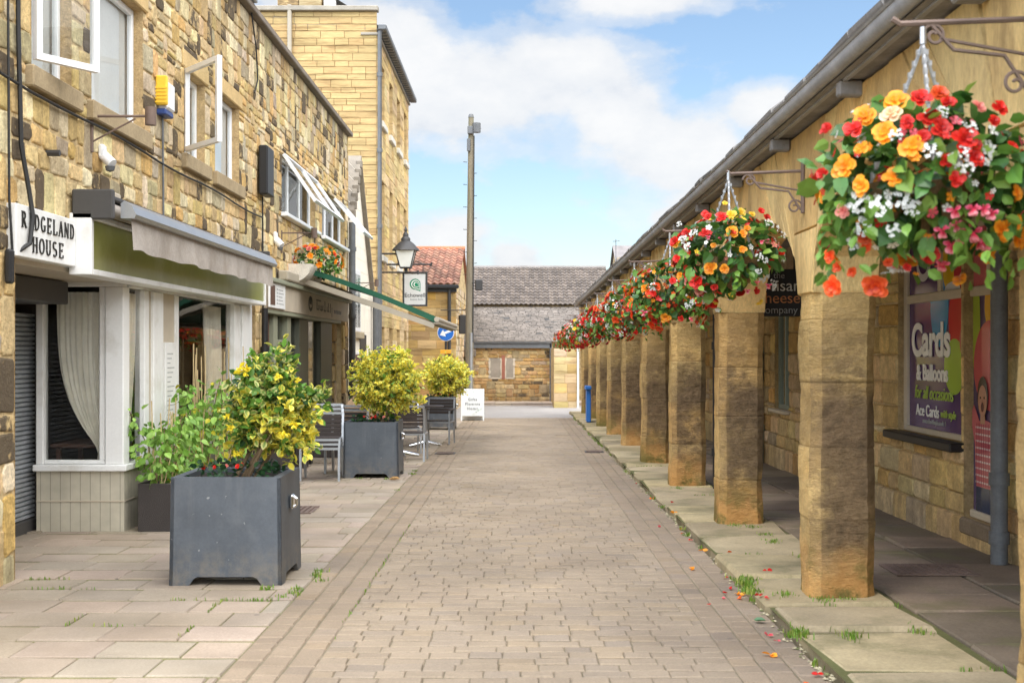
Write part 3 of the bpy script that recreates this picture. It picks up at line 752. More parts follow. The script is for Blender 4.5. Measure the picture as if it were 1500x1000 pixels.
mb.build('window_table', M['brown'], sf)
# porch
mb = MB(); mb.box(-4.6, -3.6, 8.97, 11.5, 2.16, 2.2); mb.quad((-4.66, 8.97, gz), (-4.66, 11.9, gz), (-4.66, 11.9, 2.2), (-4.66, 8.97, 2.2)); mb.build('porch_ceiling', M['cream'], sf)
mb = MB()
n = 44
for k in range(n):
    z0 = gz + .14 + k * (1.74 - gz) / n; h = (1.74 - gz) / n
    mb.add([(-4.5, 8.97, z0), (-4.5, 11.66, z0), (-4.47, 11.66, z0 + h * .25), (-4.47, 8.97, z0 + h * .25), (-4.47, 11.66, z0 + h * .75), (-4.47, 8.97, z0 + h * .75), (-4.5, 11.66, z0 + h), (-4.5, 8.97, z0 + h)], [(0, 1, 2, 3), (3, 2, 4, 5), (5, 4, 6, 7)])
rs = mb.build('roller_shutter', M['shutter'], sf)
mb = MB(); mb.box(-4.5, -4.45, 8.97, 11.66, gz, gz + .14, .01); mb.box(-4.5, -4.42, 11.66, 11.72, gz, 1.95, .01); mb.build('shutter_rail', M['darkgrey'], sf)
mb = MB(); mb.box(-4.5, -4.03, 9.6, 11.3, 1.95, 2.15, .01); mb.build('shutter_box', M['darkgrey'], sf)
mb = MB(); mb.box(-4.42, -4.34, 9.588, 9.597, 1.98, 2.05); mb.build('sticker', M['cream'], sf)

# menu on the cream panel
mn = thing('menu_board', 'white menu sheet mounted on the cream panel between the two shop windows', 'menu', (SX, 13, 1.2))
mb = MB(); mb.box(SX - .02, SX + .01, 12.84, 13.22, .7, 1.62, .006); mb.build('board', M['white'], mn)
mb = MB()
for k in range(16): mb.box(SX + .0102, SX + .0115, 12.9, 13.16 - .05 * ((k * 7) % 4), .78 + k * .048, .79 + k * .048)
mb.build('printed_lines', M['greyink'], mn)

# olive fascia
of = thing('fascia_board', 'blank olive green fascia board in a white frame above the bay shopfront', 'shop sign', (-3.4, 13.5, 2.35))
mb = MB(); mb.box(-3.56, -3.415, 10.08, 16.9, 2.19, 2.58); mb.build('panel', M['olive'], of)
mb = MB(); a = (-3.57, -3.39)
mb.box(*a, 10.02, 10.078, 2.14, 2.63, .006); mb.box(*a, 16.9, 16.95, 2.14, 2.63, .006); mb.box(*a, 10.08, 16.9, 2.14, 2.188, .006); mb.box(*a, 10.08, 16.9, 2.582, 2.63, .006)
mb.build('frame', M['white'], of)

# RIDGELAND HOUSE
rh = thing('house_sign', 'white sign box over the porch with raised dark serif capitals', 'sign', (-3.5, 9.6, 2.4))
mb = MB(); mb.box(-3.9, -3.51, 8.82, 10.0, 2.2, 2.57, .006); mb.build('board', M['white'], rh)
def serif(word, u0, z0, h, adv, P, mb, th=.15):
    """thick and thin stroke capitals with bracket serifs"""
    def seg(p, q, w):
        (x0, y0), (x1, y1) = p, q; L = math.hypot(x1 - x0, y1 - y0) or 1; nx, ny = -(y1 - y0) / L * w / 2, (x1 - x0) / L * w / 2
        mb.prism([(ox + (x0 + nx) * sw, oz + (y0 + ny) * h), (ox + (x1 + nx) * sw, oz + (y1 + ny) * h), (ox + (x1 - nx) * sw, oz + (y1 - ny) * h), (ox + (x0 - nx) * sw, oz + (y0 - ny) * h)], P, 0, .008)
    def arc(cx, cy, rx, ry, a0, a1, w=None, n=14):
        for k in range(n):
            t0, t1 = R(a0 + (a1 - a0) * k / n), R(a0 + (a1 - a0) * (k + 1) / n)
            ww = .06 + (th - .06) * abs(math.cos((t0 + t1) / 2)) ** 1.5
            seg((cx + rx * math.cos(t0), cy + ry * math.sin(t0)), (cx + rx * math.cos(t1), cy + ry * math.sin(t1)), ww)
    def stem(x, w=th, y0=0, y1=1):
        seg((x, y0), (x, y1), w)
        if y0 == 0: seg((x - w, .025), (x + w, .025), .05)
        if y1 == 1: seg((x - w, .975), (x + w, .975), .05)
    for i, ch in enumerate(word):
        ox, oz, sw = u0 + i * adv, z0, adv * .8
        if ch == 'I': stem(.5)
        elif ch == 'R': stem(.22); arc(.4, .75, .33, .22, -90, 90); seg((.22, .97), (.42, .97), .06); seg((.22, .53), (.42, .53), .06); seg((.45, .52), (.88, .03), th); seg((.78, .025), (1., .025), .05)
        elif ch == 'D': stem(.22); arc(.38, .5, .47, .47, -90, 90); seg((.2, .97), (.4, .97), .06); seg((.2, .03), (.4, .03), .06)
        elif ch == 'G': arc(.52, .5, .38, .47, 40, 320); stem(.84, th, .05, .42); seg((.66, .42), (1., .42), .05)
        elif ch == 'E': stem(.25); seg((.25, .97), (.88, .97), .06); seg((.25, .5), (.7, .5), .06); seg((.25, .03), (.9, .03), .06); seg((.88, 1), (.88, .8), .06); seg((.9, 0), (.9, .22), .06); seg((.7, .4), (.7, .6), .05)
        elif ch == 'L': stem(.25); seg((.25, .03), (.9, .03), .06); seg((.9, 0), (.9, .25), .06)
        elif ch == 'A': seg((.12, 0), (.5, 1), .07); seg((.88, 0), (.5, 1), th); seg((.28, .35), (.72, .35), .05); seg((0, .025), (.26, .025), .05); seg((.72, .025), (1.02, .025), .05)
        elif ch == 'N': stem(.16, .07); stem(.86, .07); seg((.16, 1), (.86, 0), th)
        elif ch == 'H': stem(.2); stem(.82); seg((.2, .5), (.82, .5), .06)
        elif ch == 'O': arc(.5, .5, .4, .47, 0, 360, n=24)
        elif ch == 'U': seg((.2, 1), (.2, .35), th); arc(.51, .33, .31, .3, 180, 360); seg((.82, 1), (.82, .3), .07); seg((.05, .975), (.35, .975), .05); seg((.7, .975), (.95, .975), .05)
        elif ch == 'S': arc(.5, .74, .3, .23, 40, 270); arc(.5, .27, .33, .24, -140, 90)
mb = MB()
PR = lambda u, z, d: (-3.509 + d, u, z)
serif('RIDGELAND', 8.9, 2.41, .115, .12, PR, mb); serif('HOUSE', 9.1, 2.245, .115, .13, PR, mb)
mb.build('lettering', M['ink'], rh)

# awning cassette over the olive fascia
aw = thing('rolled_awning', 'rolled up awning cassette with grey canvas valance above the olive fascia', 'awning', (-3.3, 13, 2.65))
mb = MB(); mb.box(-3.55, -3.22, 10.02, 10.08, 2.58, 2.82, .012); mb.box(-3.55, -3.22, 16.3, 16.36, 2.58, 2.82, .012); mb.box(-3.55, -3.3, 10.08, 16.3, 2.76, 2.8, .01); mb.build('end_bracket', M['darkgrey'], aw)
mb = MB(); mb.tube([(-3.36, 10.1, 2.69), (-3.36, 16.3, 2.69)], .06, 12); mb.build('canvas_roll', M['canvas'], aw, smooth=True)
mb = MB(); mb.prism([(-3.2, 2.6), (-3.09, 2.6), (-3.075, 2.63), (-3.11, 2.7), (-3.17, 2.74), (-3.2, 2.72)], lambda u, v, d: (u, d, v), 10.15, 16.1); mb.build('front_bar', M['alu'], aw)
mb = MB(); vs = []; n = 90
for k in range(n + 1):
    y = 10.2 + 5.85 * k / n
    for j in range(7):
        t = j / 6; vs.append((-3.13 + .012 * t * math.sin(k * .7) + .02 * t * math.sin(k * .23 + 1), y, 2.6 - .25 * t + .008 * t * math.sin(k * .5)))
mb.add(vs, [(k * 7 + j, k * 7 + j + 1, (k + 1) * 7 + j + 1, (k + 1) * 7 + j) for k in range(n) for j in range(6)])
mb.build('valance', M['canvas'], aw, smooth=180)

# ---- second shop: sage front with cream fascia
s2 = thing('shopfront', 'sage green cafe shopfront under a cream fascia and extended green awning', 'shopfront', (FX, 21, G(21)))
g2 = G(22) - .03
def b2(m, a, b, z0, z1, x0=-3.72, x1=-3.58): m.box(x0, x1, a, b, z0, z1, .008)
mb = MB(); b2(mb, 18.45, 18.75, g2, 2.06); b2(mb, 19.55, 19.85, g2, 2.06); b2(mb, 18.75, 19.55, 1.62, 1.7); b2(mb, 17.6, 24.9, 2.062, 2.12, -3.75, -3.5); b2(mb, 17.6, 25.9, 2.5, 2.56, -3.6, -3.42); mb.build('frame', M['sage'], s2)
mb = MB(); b2(mb, 20.6, 21.5, g2, 2.06); b2(mb, 22.85, 24.2, g2, 2.06); b2(mb, 19.85, 20.6, g2, .35); b2(mb, 21.5, 22.85, g2, .35); mb.build('pilaster', M['darksage'], s2)
mb = MB(); b2(mb, 17.6, 18.42, g2, 2.06, -3.8, -3.64); mb.build('door', M['brown'], s2)
mb = MB(); b2(mb, 18.76, 19.54, g2, 1.6, -3.85, -3.78); mb.build('door', M['cream'], s2)
for a, b, z in ((19.85, 20.6, .35), (21.5, 22.85, .35), (18.76, 19.54, 1.7)):
    mb = MB(); mb.quad(*[(-3.66, u, w) for u, w in ((a, z), (b, z), (b, 2.06), (a, 2.06))]); mb.build('pane', M['wglass'], s2)
mb = MB(); mb.quad((-4.3, 17.5, g2), (-4.3, 24.9, g2), (-4.3, 24.9, 2.3), (-4.3, 17.5, 2.3)); mb.quad((-4.3, 17.5, 2.12), (-3.6, 17.5, 2.12), (-3.6, 25.9, 2.12), (-4.3, 25.9, 2.12)); mb.build('room', M['interior'], s2)
mb = MB()
for k in range(40): z0 = g2 + .1 + k * .05; mb.box(-3.74, -3.7 if k % 2 else -3.71, 24.95, 25.5, z0, z0 + .046)
mb.build('roller_shutter', M['shutter'], s2)
mb = MB(); rr = random.Random(3)
masonry(mb, 24.25, 24.9, g2, 2.06, lambda u, z, d: (-3.6 + d, u, z), ch=(.2, .35), cw=(.3, .5), rng=rr); mb.box(-3.75, -3.62, 24.25, 24.9, g2, 2.06)
masonry(mb, 25.5, 26.35, g2, 2.06, lambda u, z, d: (-3.565 + d, u, z), ch=(.2, .35), cw=(.3, .5), rng=rr); mb.build('stone_pier', M['rubble'], s2)
mb = MB(); mb.box(-3.56, -3.49, 17.6, 25.9, 2.122, 2.498, .008); cf = mb.build('fascia', M['cream'], s2)
mb = MB(); n = 20
for k in range(n):
    a0, a1 = 2 * math.pi * k / n, 2 * math.pi * (k + 1) / n
    P2 = lambda r, a: (-3.486, 21.15 + .2 * r * math.cos(a) * 1.1, 2.32 + .13 * r * math.sin(a))
    i0 = .55 if 1.6 < a0 < 5.4 else .75
    mb.quad(P2(i0, a0), P2(1, a0), P2(1, a1), P2(i0, a1))
mb.quad((-3.486, 21.05, 2.32), (-3.486, 21.25, 2.3), (-3.486, 21.3, 2.43), (-3.486, 21.1, 2.43)); mb.build('logo', M['ink'], s2)
mb = MB()   # blurred script lettering: strokes of uneven height and a small second word
for (u, w, z0, z1) in ((21.75, .5, 2.395, 2.42), (21.8, .06, 2.24, 2.39), (22.0, .05, 2.25, 2.33), (22.14, .05, 2.25, 2.33), (22.3, .05, 2.23, 2.33), (22.45, .07, 2.25, 2.34), (22.7, .05, 2.22, 2.42), (22.95, .05, 2.25, 2.33), (23.1, .06, 2.24, 2.4), (23.35, .06, 2.23, 2.4), (23.55, .05, 2.16, 2.34)):
    mb.box(-3.49, -3.486, u, u + w, z0, z1)
for k in range(4): mb.box(-3.49, -3.486, 21.8 + k * .4, 22.05 + k * .4, 2.24, 2.262)
for k in range(5): mb.box(-3.49, -3.486, 23.85 + k * .2, 23.99 + k * .2, 2.235, 2.3)
mb.build('lettering', M['ink'], s2)
nb = thing('notice_board', 'white notice panel with small photo at the near end of the cream fascia', 'sign', (-3.47, 18.1, 2.3))
mb = MB(); mb.box(-3.49, -3.465, 17.55, 18.75, 2.14, 2.5, .005); mb.build('board', M['white'], nb)
mb = MB(); mb.box(-3.466, -3.462, 17.62, 17.95, 2.18, 2.46); mb.build('photo', M['brown'], nb)
mb = MB()
for k in range(5): mb.box(-3.466, -3.462, 18.08, 18.14, 2.2 + k * .05, 2.225 + k * .05); mb.box(-3.466, -3.462, 18.2, 18.6 - .05 * (k % 3), 2.207 + k * .05, 2.218 + k * .05)
mb.build('printed_lines', M['greyink'], nb)

# extended green awning
ga = thing('extended_awning', 'extended dark green awning with folding arms over the cafe tables', 'awning', (-3.45, 23, 2.8))
mb = MB(); wa, wb = Vector((-3.5, 0, 2.86)), Vector((-1.32, 0, 2.03)); vs = []
ys = [20.0 + 6 * k / 8 for k in range(9)]; nn = 10
for dz in (0, -.012):
    for y in ys:
        for j in range(nn + 1):
            t = j / nn; p = wa.lerp(wb, t); vs.append((p.x, y, p.z + .05 * math.sin(math.pi * t) + dz))
N = len(ys) * (nn + 1)
mb.add(vs, [(o + k * (nn + 1) + j, o + k * (nn + 1) + j + 1, o + (k + 1) * (nn + 1) + j + 1, o + (k + 1) * (nn + 1) + j) for o in (0, N) for k in range(8) for j in range(nn)])
for y in (20.0, 26.0):
    for j in range(nn):   # rolled side hem
        p, q = wa.lerp(wb, j / nn), wa.lerp(wb, (j + 1) / nn); o1, o2 = .05 * math.sin(math.pi * j / nn), .05 * math.sin(math.pi * (j + 1) / nn)
        mb.add([(p.x, y, p.z + o1 + .03), (q.x, y, q.z + o2 + .03), (q.x, y, q.z + o2 - .055), (p.x, y, p.z + o1 - .055)], [(0, 1, 2, 3)])
mb.build('canvas', M['greencanvas'], ga, smooth=60)
mb = MB(); mb.tube([(-1.3, 19.98, 2.03), (-1.3, 26.02, 2.03)], .042, 12); mb.box(-1.35, -1.27, 20.0, 26.0, 1.95, 1.99, .01); mb.build('front_bar', M['beigebar'], ga, smooth=True)
for y, yy in ((20.15, 21.3), (25.85, 24.7)):
    mb = MB(); mb.tube([(-3.45, y, 2.62), (-2.5, yy, 2.32)], .045, 6); mb.tube([(-2.5, yy, 2.32), (-1.36, y, 1.96)], .038, 6); mb.build('folding_arm', M['beigebar'], ga)
mb = MB(); mb.tube([(-3.46, 20.06, 2.66), (-1.34, 20.06, 1.93)], .05, 4, sq=True); mb.build('side_rail', M['beigebar'], ga)
mb = MB(); mb.box(-3.55, -3.4, 18.6, 26.1, 2.57, 2.72, .02); mb.build('cassette', M['beigebar'], ga)

# ================================================================== WHITE GABLED HOUSE BETWEEN
wh = thing('white_house', 'small white painted gabled house between the rubble row and the tall house', 'house', (FX, 29, G(29)))
PV = lambda u, z, d: (FX + d, u, z)
mb = MB()
poly = [(26.46, -.4), (31.7, -.4), (31.7, 3.0), (30.35, 3.0), (27.85, 5.75), (26.46, 4.3)]
mb.prism(poly, PV, -5, 0, (.8, .76, .66))
for k in range(22):
    z = -.2 + k * .27
    mb.box(FX + .001, FX + .004, 26.47, 30.3 if z < 3 else 30.35 - (z - 3) * .92, z, z + .012, col=(.5, .46, .38))
mb.build('wall', M['render_white'], wh)
mb = MB((.22, .19, .15))
mb.prism([(30.42, 2.98), (27.85, 5.83), (27.85, 5.75), (30.3, 2.98)], PV, -5, .1)
mb.prism([(26.46, 4.36), (27.85, 5.83), (27.85, 5.75), (26.46, 4.28)], PV, -5, .1)
for k in range(7): mb.box(FX - .0, FX + .14, 26.5 + k * .19, 26.62 + k * .19, 4.32 + k * .2, 4.5 + k * .2, .02)
mb.build('roof', M['slate'], wh)
mb = MB(); mb.box(FX - .03, FX + .03, 27.0, 28.3, 1.95, 3.3, .01); ww = mb.build('window', M['upvc'], wh)
mb = MB(); mb.box(FX + .031, FX + .036, 27.12, 27.62, 2.05, 3.2); mb.box(FX + .031, FX + .036, 27.7, 28.18, 2.05, 3.2); mb.build('pane', M['wglass'], ww)
mb = MB((.4, .33, .22)); mb.box(FX, FX + .1, 26.9, 28.4, 1.8, 1.94, .01); mb.build('sill', M['dressed'], wh)
mb = MB(); mb.box(FX - .02, FX + .012, 28.3, 29.5, g2 - .1, 1.9, .01); mb.build('door', M['black'], wh)
ps = thing('name_plate', 'small burgundy name plate with white edge on the white house', 'sign', (FX, 27.4, 1.6))
mb = MB(); mb.box(FX + .02, FX + .05, 26.9, 28.1, 1.05, 1.5, .008); mb.build('border', M['white'], ps)
mb = MB(); mb.box(FX + .05, FX + .056, 26.98, 28.02, 1.1, 1.45); mb.build('panel', flat('burgundy', (.1, .03, .03)), ps)

# ================================================================== TALL HOUSE
th = thing('tall_house', 'three storey ashlar stone townhouse with chimney stack standing end on behind the shop row', 'house', (FX, 36, G(36)))
ash = lambda r: (lambda k, q: (.47 * k, .335 * k * q, .155 * k * q))(r.uniform(.9, 1.08), r.uniform(.95, 1.05))
rng = random.Random(21)
PG = lambda u, z, d: (u, 31.75 - d, z)
mb = MB()
masonry(mb, -9.5, FX, 2.0, 10.05, PG, ch=(.13, .2), cw=(.3, .75), colf=ash, rng=rng, gap=.008, dep=.012, jump=0, inset=.008, jit=.003, octo=False, mortar=(.36, .26, .14))
thw = []
for (z0, z1) in ((7.45, 8.95), (4.0, 5.95), (.3, 2.15)):
    for y in (32.6, 34.75, 36.95, 39.2): thw.append((y, y + .95, z0, z1))
masonry(mb, 31.75, 40.8, -.5, 9.45, PW, thw, ch=(.26, .32), cw=(.5, 1.0), colf=lambda r: gold(r, .0, (.58, .43, .21), (.61, .47, .25), (.56, .4, .18), (.53, .4, .22)), rng=rng, gap=.006, dep=.008, jump=0, inset=.005, jit=.002, octo=False, mortar=(.4, .3, .17))
for h in thw: reveal(mb, h, PW, 0, -.18, (.52, .37, .18))
mb.quad((FX, 40.8, -.5), (-9.5, 40.8, -.5), (-9.5, 40.8, 9.9), (FX, 40.8, 9.9), (.45, .33, .17))
mb.build('wall', M['ashlar'], th)
for (a, b, z0, z1) in thw:
    mb = MB(); x = FX - .14
    for q in ((a, a + .07, z0, z1), (b - .07, b, z0, z1), (a + .07, b - .07, z1 - .07, z1), (a + .07, b - .07, z0, z0 + .07), (a + .07, b - .07, (z0 + z1) / 2 - .03, (z0 + z1) / 2 + .03)): mb.box(x - .05, x, *q)
    w = mb.build('window', M['white'], th)
    mb = MB(); mb.quad(*[(x - .03, u, z) for u, z in ((a, z0), (b, z0), (b, z1), (a, z1))]); mb.build('pane', M['wglass'], w)
    mb = MB(); mb.quad(*[(x - .2, u, z) for u, z in ((a, z0), (b, z0), (b, z1), (a, z1))]); mb.build('room', M['interior'], w)
    mb = MB((.62, .6, .54)); mb.box(FX - .1, FX + .09, a - .1, b + .1, z0 - .16, z0 - .003, .012); mb.build('sill', M['dressed'], th)
mb = MB((.3, .27, .22)); mb.box(-9.5, FX + .04, 31.62, 31.9, 10.05, 10.17, .015); mb.box(FX - .4, FX + .06, 31.7, 40.9, 9.452, 9.52, .01); mb.build('cornice', M['slate'], th)
mb = MB((.13, .13, .135))
mb.box(FX + .05, FX + .26, 31.55, 40.95, 9.55, 9.68, .02)
for k in range(30): mb.box(FX + .0, FX + .22, 31.9 + k * .3, 32.0 + k * .3, 9.525, 9.6, .01)
mb.build('gutter', M['gutter'], th)
mb = MB((.2, .2, .2)); mb.add([(FX + .1, 31.75, 9.66), (FX + .1, 40.9, 9.66), (-6.5, 40.9, 11.6), (-6.5, 31.75, 11.6)], [(0, 1, 2, 3)])
mb.add([(FX + .1, 31.76, 9.6), (-6.5, 31.76, 9.6), (-6.5, 31.76, 10.0)], [(0, 1, 2)]); mb.build('roof', M['slate'], th)
mb = MB(); masonry(mb, -6.05, -4.95, 10.17, 11.0, lambda u, z, d: (u, 31.66 - d, z), ch=(.25, .3), cw=(.4, .6), colf=lambda r: gold(r, .3), rng=rng, octo=False, dep=.01, jit=.003); mb.box(-6.04, -4.96, 31.67, 32.6, 10.17, 11.0, .01, (.4, .29, .15)); mb.box(-4.9, -4.6, 31.7, 32.1, 10.17, 10.34, .01, (.6, .6, .6)); mb.build('chimney', M['ashlar'], th)
mb = MB(); mb.tube([(-5.75, 31.68, 5.5), (-5.75, 31.68, 10.2)], .06, 8); mb.build('vent_pipe', M['beigebar'], th, smooth=True)
mb = MB(); mb.tube([(FX + .08, 31.68, -.4), (FX + .08, 31.68, 9.5), (FX + .16, 31.66, 9.62)], .055, 10)
for k in range(5): mb.tube([(FX + .08, 31.68, .8 + k * 1.9), (FX + .08, 31.68, .9 + k * 1.9)], .072, 10)
mb.build('drainpipe', M['gutter'], th, smooth=True)

def pipe(label, pts, r, mat, collars=(), cr=.018, name='drainpipe'):
    t = thing(name, label, 'drainpipe', pts[0])
    mb = MB(); mb.tube(pts, r, 12); mb.build('pipe', M[mat], t, smooth=True)
    for z in collars:
        mb = MB(); mb.tube([(pts[0][0], pts[0][1], z), (pts[0][0], pts[0][1], z + .09)], r + cr, 12); mb.build('collar', M[mat], t, smooth=True)
    return t
pipe('wide grey drainpipe with hopper head between white house and tall house', [(FX + .12, 30.55, g2 - .05), (FX + .12, 30.55, 2.85)], .085, 'gutter', (.5, 2.6), .04)
pipe('dark green grey drainpipe at the far end of the rubble wall', [(FX + .1, 26.3, g2 - .05), (FX + .1, 26.3, 4.2)], .07, 'gutter', (.6, 2.2, 3.6))
pipe('black drainpipe on stone pier between the two shopfronts', [(FX + .08, 17.35, G(17)), (FX + .08, 17.35, 2.12)], .045, 'black', (.4, 1.5))
# ================================================================== BACK OF THE STREET
def tiles(mb, P, U, V, nu, nv, amp, step, colf, rng, seg=6):
    """interlocking wavy tiles: P(u,v,h); courses overlap with a step"""
    du, dv = U / nu, V / nv
    for j in range(nv):
        for i in range(nu):
            c = colf(rng); vs = []
            for s in range(seg + 1):
                t = s / seg; u = (i + t) * du; h = amp * (math.sin(t * 2 * math.pi) * .5 + .5)
                j0 = rng.uniform(-.004, .004)
                vs += [P(u, j * dv, h + step + j0), P(u, (j + 1.06) * dv, h + j0), P(u, j * dv, h + step - .03)]
            fs = []
            for s in range(seg): a = s * 3; fs += [(a, a + 3, a + 4, a + 1), (a, a + 2, a + 5, a + 3)]
            mb.add(vs, fs, c)
rng = random.Random(31)
# red pantiled house
rd = thing('pantile_house', 'yellow stone house with red pantile roof at the left end of the street', 'house', (-4, 44, G(44)))
mb = MB(); XR = -2.06
ash2 = lambda r: gold(r, .03, (.52, .34, .13), (.58, .41, .18), (.5, .3, .1), (.45, .31, .15))
masonry(mb, -8.5, XR, -.6, 3.72, lambda u, z, d: (u, 41.5 - d, z), ch=(.2, .3), cw=(.35, .7), colf=ash2, rng=rng, gap=.01, dep=.01, jump=0, inset=.008, jit=.003, octo=False)
PGab = lambda u, z, d: (XR + d, u, z)
masonry(mb, 41.5, 50.0, -.6, 3.72, PGab, ch=(.18, .28), cw=(.25, .5), colf=lambda r: gold(r, .08, (.52, .4, .24), (.6, .5, .34)), rng=rng)
mb.prism([(41.5, 3.72), (50, 3.72), (45.75, 5.2)], PGab, -.2, 0, (.5, .38, .2))
mb.build('wall', M['ashlar'], rd)
mb = MB()
red = lambda r: (lambda k, q: (.29 * k * q, .145 * k, .095 * k))(r.uniform(.65, 1.25), r.uniform(.9, 1.1))
L = math.hypot(4.25, 1.5); ca, sa = 4.25 / L, 1.5 / L
tiles(mb, lambda u, v, h: (-8.5 + u, 41.3 + v * ca - h * sa, 3.68 + v * sa + h * ca), 6.55, L, 30, 13, .06, .03, red, rng)
mb.quad((-8.5, 45.7, 5.2), (XR + .1, 45.7, 5.2), (XR + .1, 50, 3.7), (-8.5, 50, 3.7), (.35, .14, .09))
mb.build('roof', M['pantile'], rd, smooth=50)
mb = MB((.45, .16, .08)); mb.tube([(-8.5, 45.6, 5.2), (XR + .12, 45.6, 5.2)], .1, 10); mb.build('ridge', M['pantile'], rd, smooth=True)
mb = MB(); mb.box(-8.5, XR + .1, 41.2, 41.34, 3.56, 3.68, .02); mb.box(-8.5, XR + .02, 41.36, 41.46, 3.45, 3.56); mb.build('gutter', M['black'], rd)
mb = MB(); mb.tube([(XR - .22, 41.38, -.45), (XR - .22, 41.38, 3.6)], .06, 10); mb.tube([(XR - .5, 41.3, 2.85), (XR + .3, 41.3, 2.85), (XR + .45, 41.3, 3.15)], .02, 6); mb.build('drainpipe', M['iron'], rd, smooth=True)
mb = MB(); mb.box(XR + .02, XR + .3, 43.0, 43.35, 2.1, 2.75, .03); mb.build('wall_lamp', M['iron'], rd)

# low shelter with two pitches of roof
sh = thing('stone_outbuilding', 'low rubble outbuilding with grey tiled roof above stone slates closing the street end', 'building', (0, 48, G(48)))
mb = MB()
bk = lambda r: gold(r, .06, (.46, .29, .12), (.55, .4, .2), (.42, .24, .09), (.36, .27, .16))
wh2 = [(-1.1, -.66, .5, 1.25), (-.5, -.18, .5, 1.25)]
PB = lambda u, z, d: (u, 47.42 - d, z)
masonry(mb, -2.05, 1.3, -.6, 2.0, PB, wh2, ch=(.1, .17), cw=(.16, .42), colf=bk, rng=rng, dep=.02)
mb.build('wall', M['rubble'], sh)
for (a, b, c, e) in wh2:
    mb = MB((.42, .39, .35)); mb.box(a, b, 47.4, 47.5, c, e, .01, (.29, .25, .2)); w = mb.build('blocked_window', M['dressed'], sh)
    mb = MB((.75, .73, .68))
    rr = random.Random(int(a * 100) % 97)
    for k in range(8):
        for x in ((a, -1), (b, 1)):
            q = rr.uniform(.01, .05); z = c + (e - c) * k / 8; mb.box(x[0] - q, x[0] + q, 47.382, 47.395, z, z + (e - c) / 8)
    mb.box(a, b, 47.382, 47.395, c - .03, c + .02); mb.build('limewash_edge', M['cream'], w)
mb = MB((.3, .12, .08)); mb.box(-.64, -.52, 47.38, 47.396, .45, 1.35); mb.build('red_patch', M['dressed'], sh)
mb = MB()
pier = lambda r: gold(r, .0, (.52, .39, .2), (.58, .46, .28), (.5, .34, .16), (.45, .34, .2))
masonry(mb, 1.2, 1.97, -.5, 1.6, lambda u, z, d: (u, 43.2 - d, z), ch=(.25, .35), cw=(.35, .5), colf=pier, rng=rng, gap=.008, dep=.01, jump=0, octo=False); mb.box(1.2, 1.97, 43.22, 48, -.5, 1.6, col=(.45, .33, .17))
mb.build('stone_pier', M['ashlar'], sh)
mb = MB((.52, .36, .16)); mb.box(-1.98, -1.72, 47.0, 47.38, -.6, 1.3, .02); mb.box(-2.04, -1.6, 46.95, 47.38, 1.3, 1.58, .03, (.16, .13, .1)); mb.build('gate_pier', M['dressed'], sh)
mb = MB(); mb.box(-2.4, 1.22, 47.2, 47.38, 1.62, 1.8, .01); mb.box(-2.4, 1.22, 47.12, 47.28, 1.8, 1.9, .02); mb.box(1.15, 1.24, 47.2, 47.32, -.5, 1.82, .01); mb.build('eaves_beam', M['gutter'], sh)
mb = MB((.7, .7, .68)); mb.tube([(2.02, 43.1, -.5), (2.02, 43.1, 1.7)], .035, 8); mb.build('drainpipe', M['white'], sh, smooth=True)
mb = MB(); rr = random.Random(8)
L1 = math.hypot(3.4, 1.42); c1, s1 = 3.4 / L1, 1.42 / L1
def slc(r):
    k = r.uniform(.75, 1.2); q = r.random()
    return (.07, .065, .06) if q < .03 else (.165 * k, .14 * k, .118 * k)
masonry(mb, -2.6, 2.4, 0, L1, lambda u, v, d: (u, 47.1 + v * c1 - d * s1, 1.88 + v * s1 + d * c1), ch=(.1, .14), cw=(.16, .32), colf=slc, rng=rr, gap=.012, dep=.02, jump=0, octo=False, jit=.006, mortar=(.08, .075, .07))
mb.build('slate_roof', M['slate'], sh)
mb = MB(); L2 = math.hypot(4.2, 1.75); c2, s2_ = 4.2 / L2, 1.75 / L2
tl = lambda r: (lambda k: (.125 * k, .1 * k, .08 * k))(r.uniform(.7, 1.25))
tiles(mb, lambda u, v, h: (-2.1 + u, 50.3 + v * c2 - h * s2_, 3.34 + v * s2_ + h * c2), 5.85, L2, 30, 13, .05, .035, tl, rng)
mb.quad((-2.1, 54.5, 5.09), (3.75, 54.5, 5.09), (3.75, 59, 3.3), (-2.1, 59, 3.3), (.16, .14, .13)); mb.build('tiled_roof', M['pantile'], sh, smooth=50)
mb = MB((.2, .18, .165)); mb.tube([(-2.1, 54.45, 5.1), (3.75, 54.45, 5.1)], .09, 8); mb.build('ridge', M['pantile'], sh, smooth=True)
mb = MB((.42, .3, .15)); mb.box(-2.05, 3.6, 50.45, 58.9, -.6, 3.3); mb.prism([(50.45, 3.3), (58.9, 3.3), (54.5, 5.0)], lambda u, z, d: (d, u, z), -2.05, 3.6); mb.box(-2.05, -1.98, 48.4, 50.4, -.6, 1.9); mb.build('rear_wall', M['ashlar'], sh)

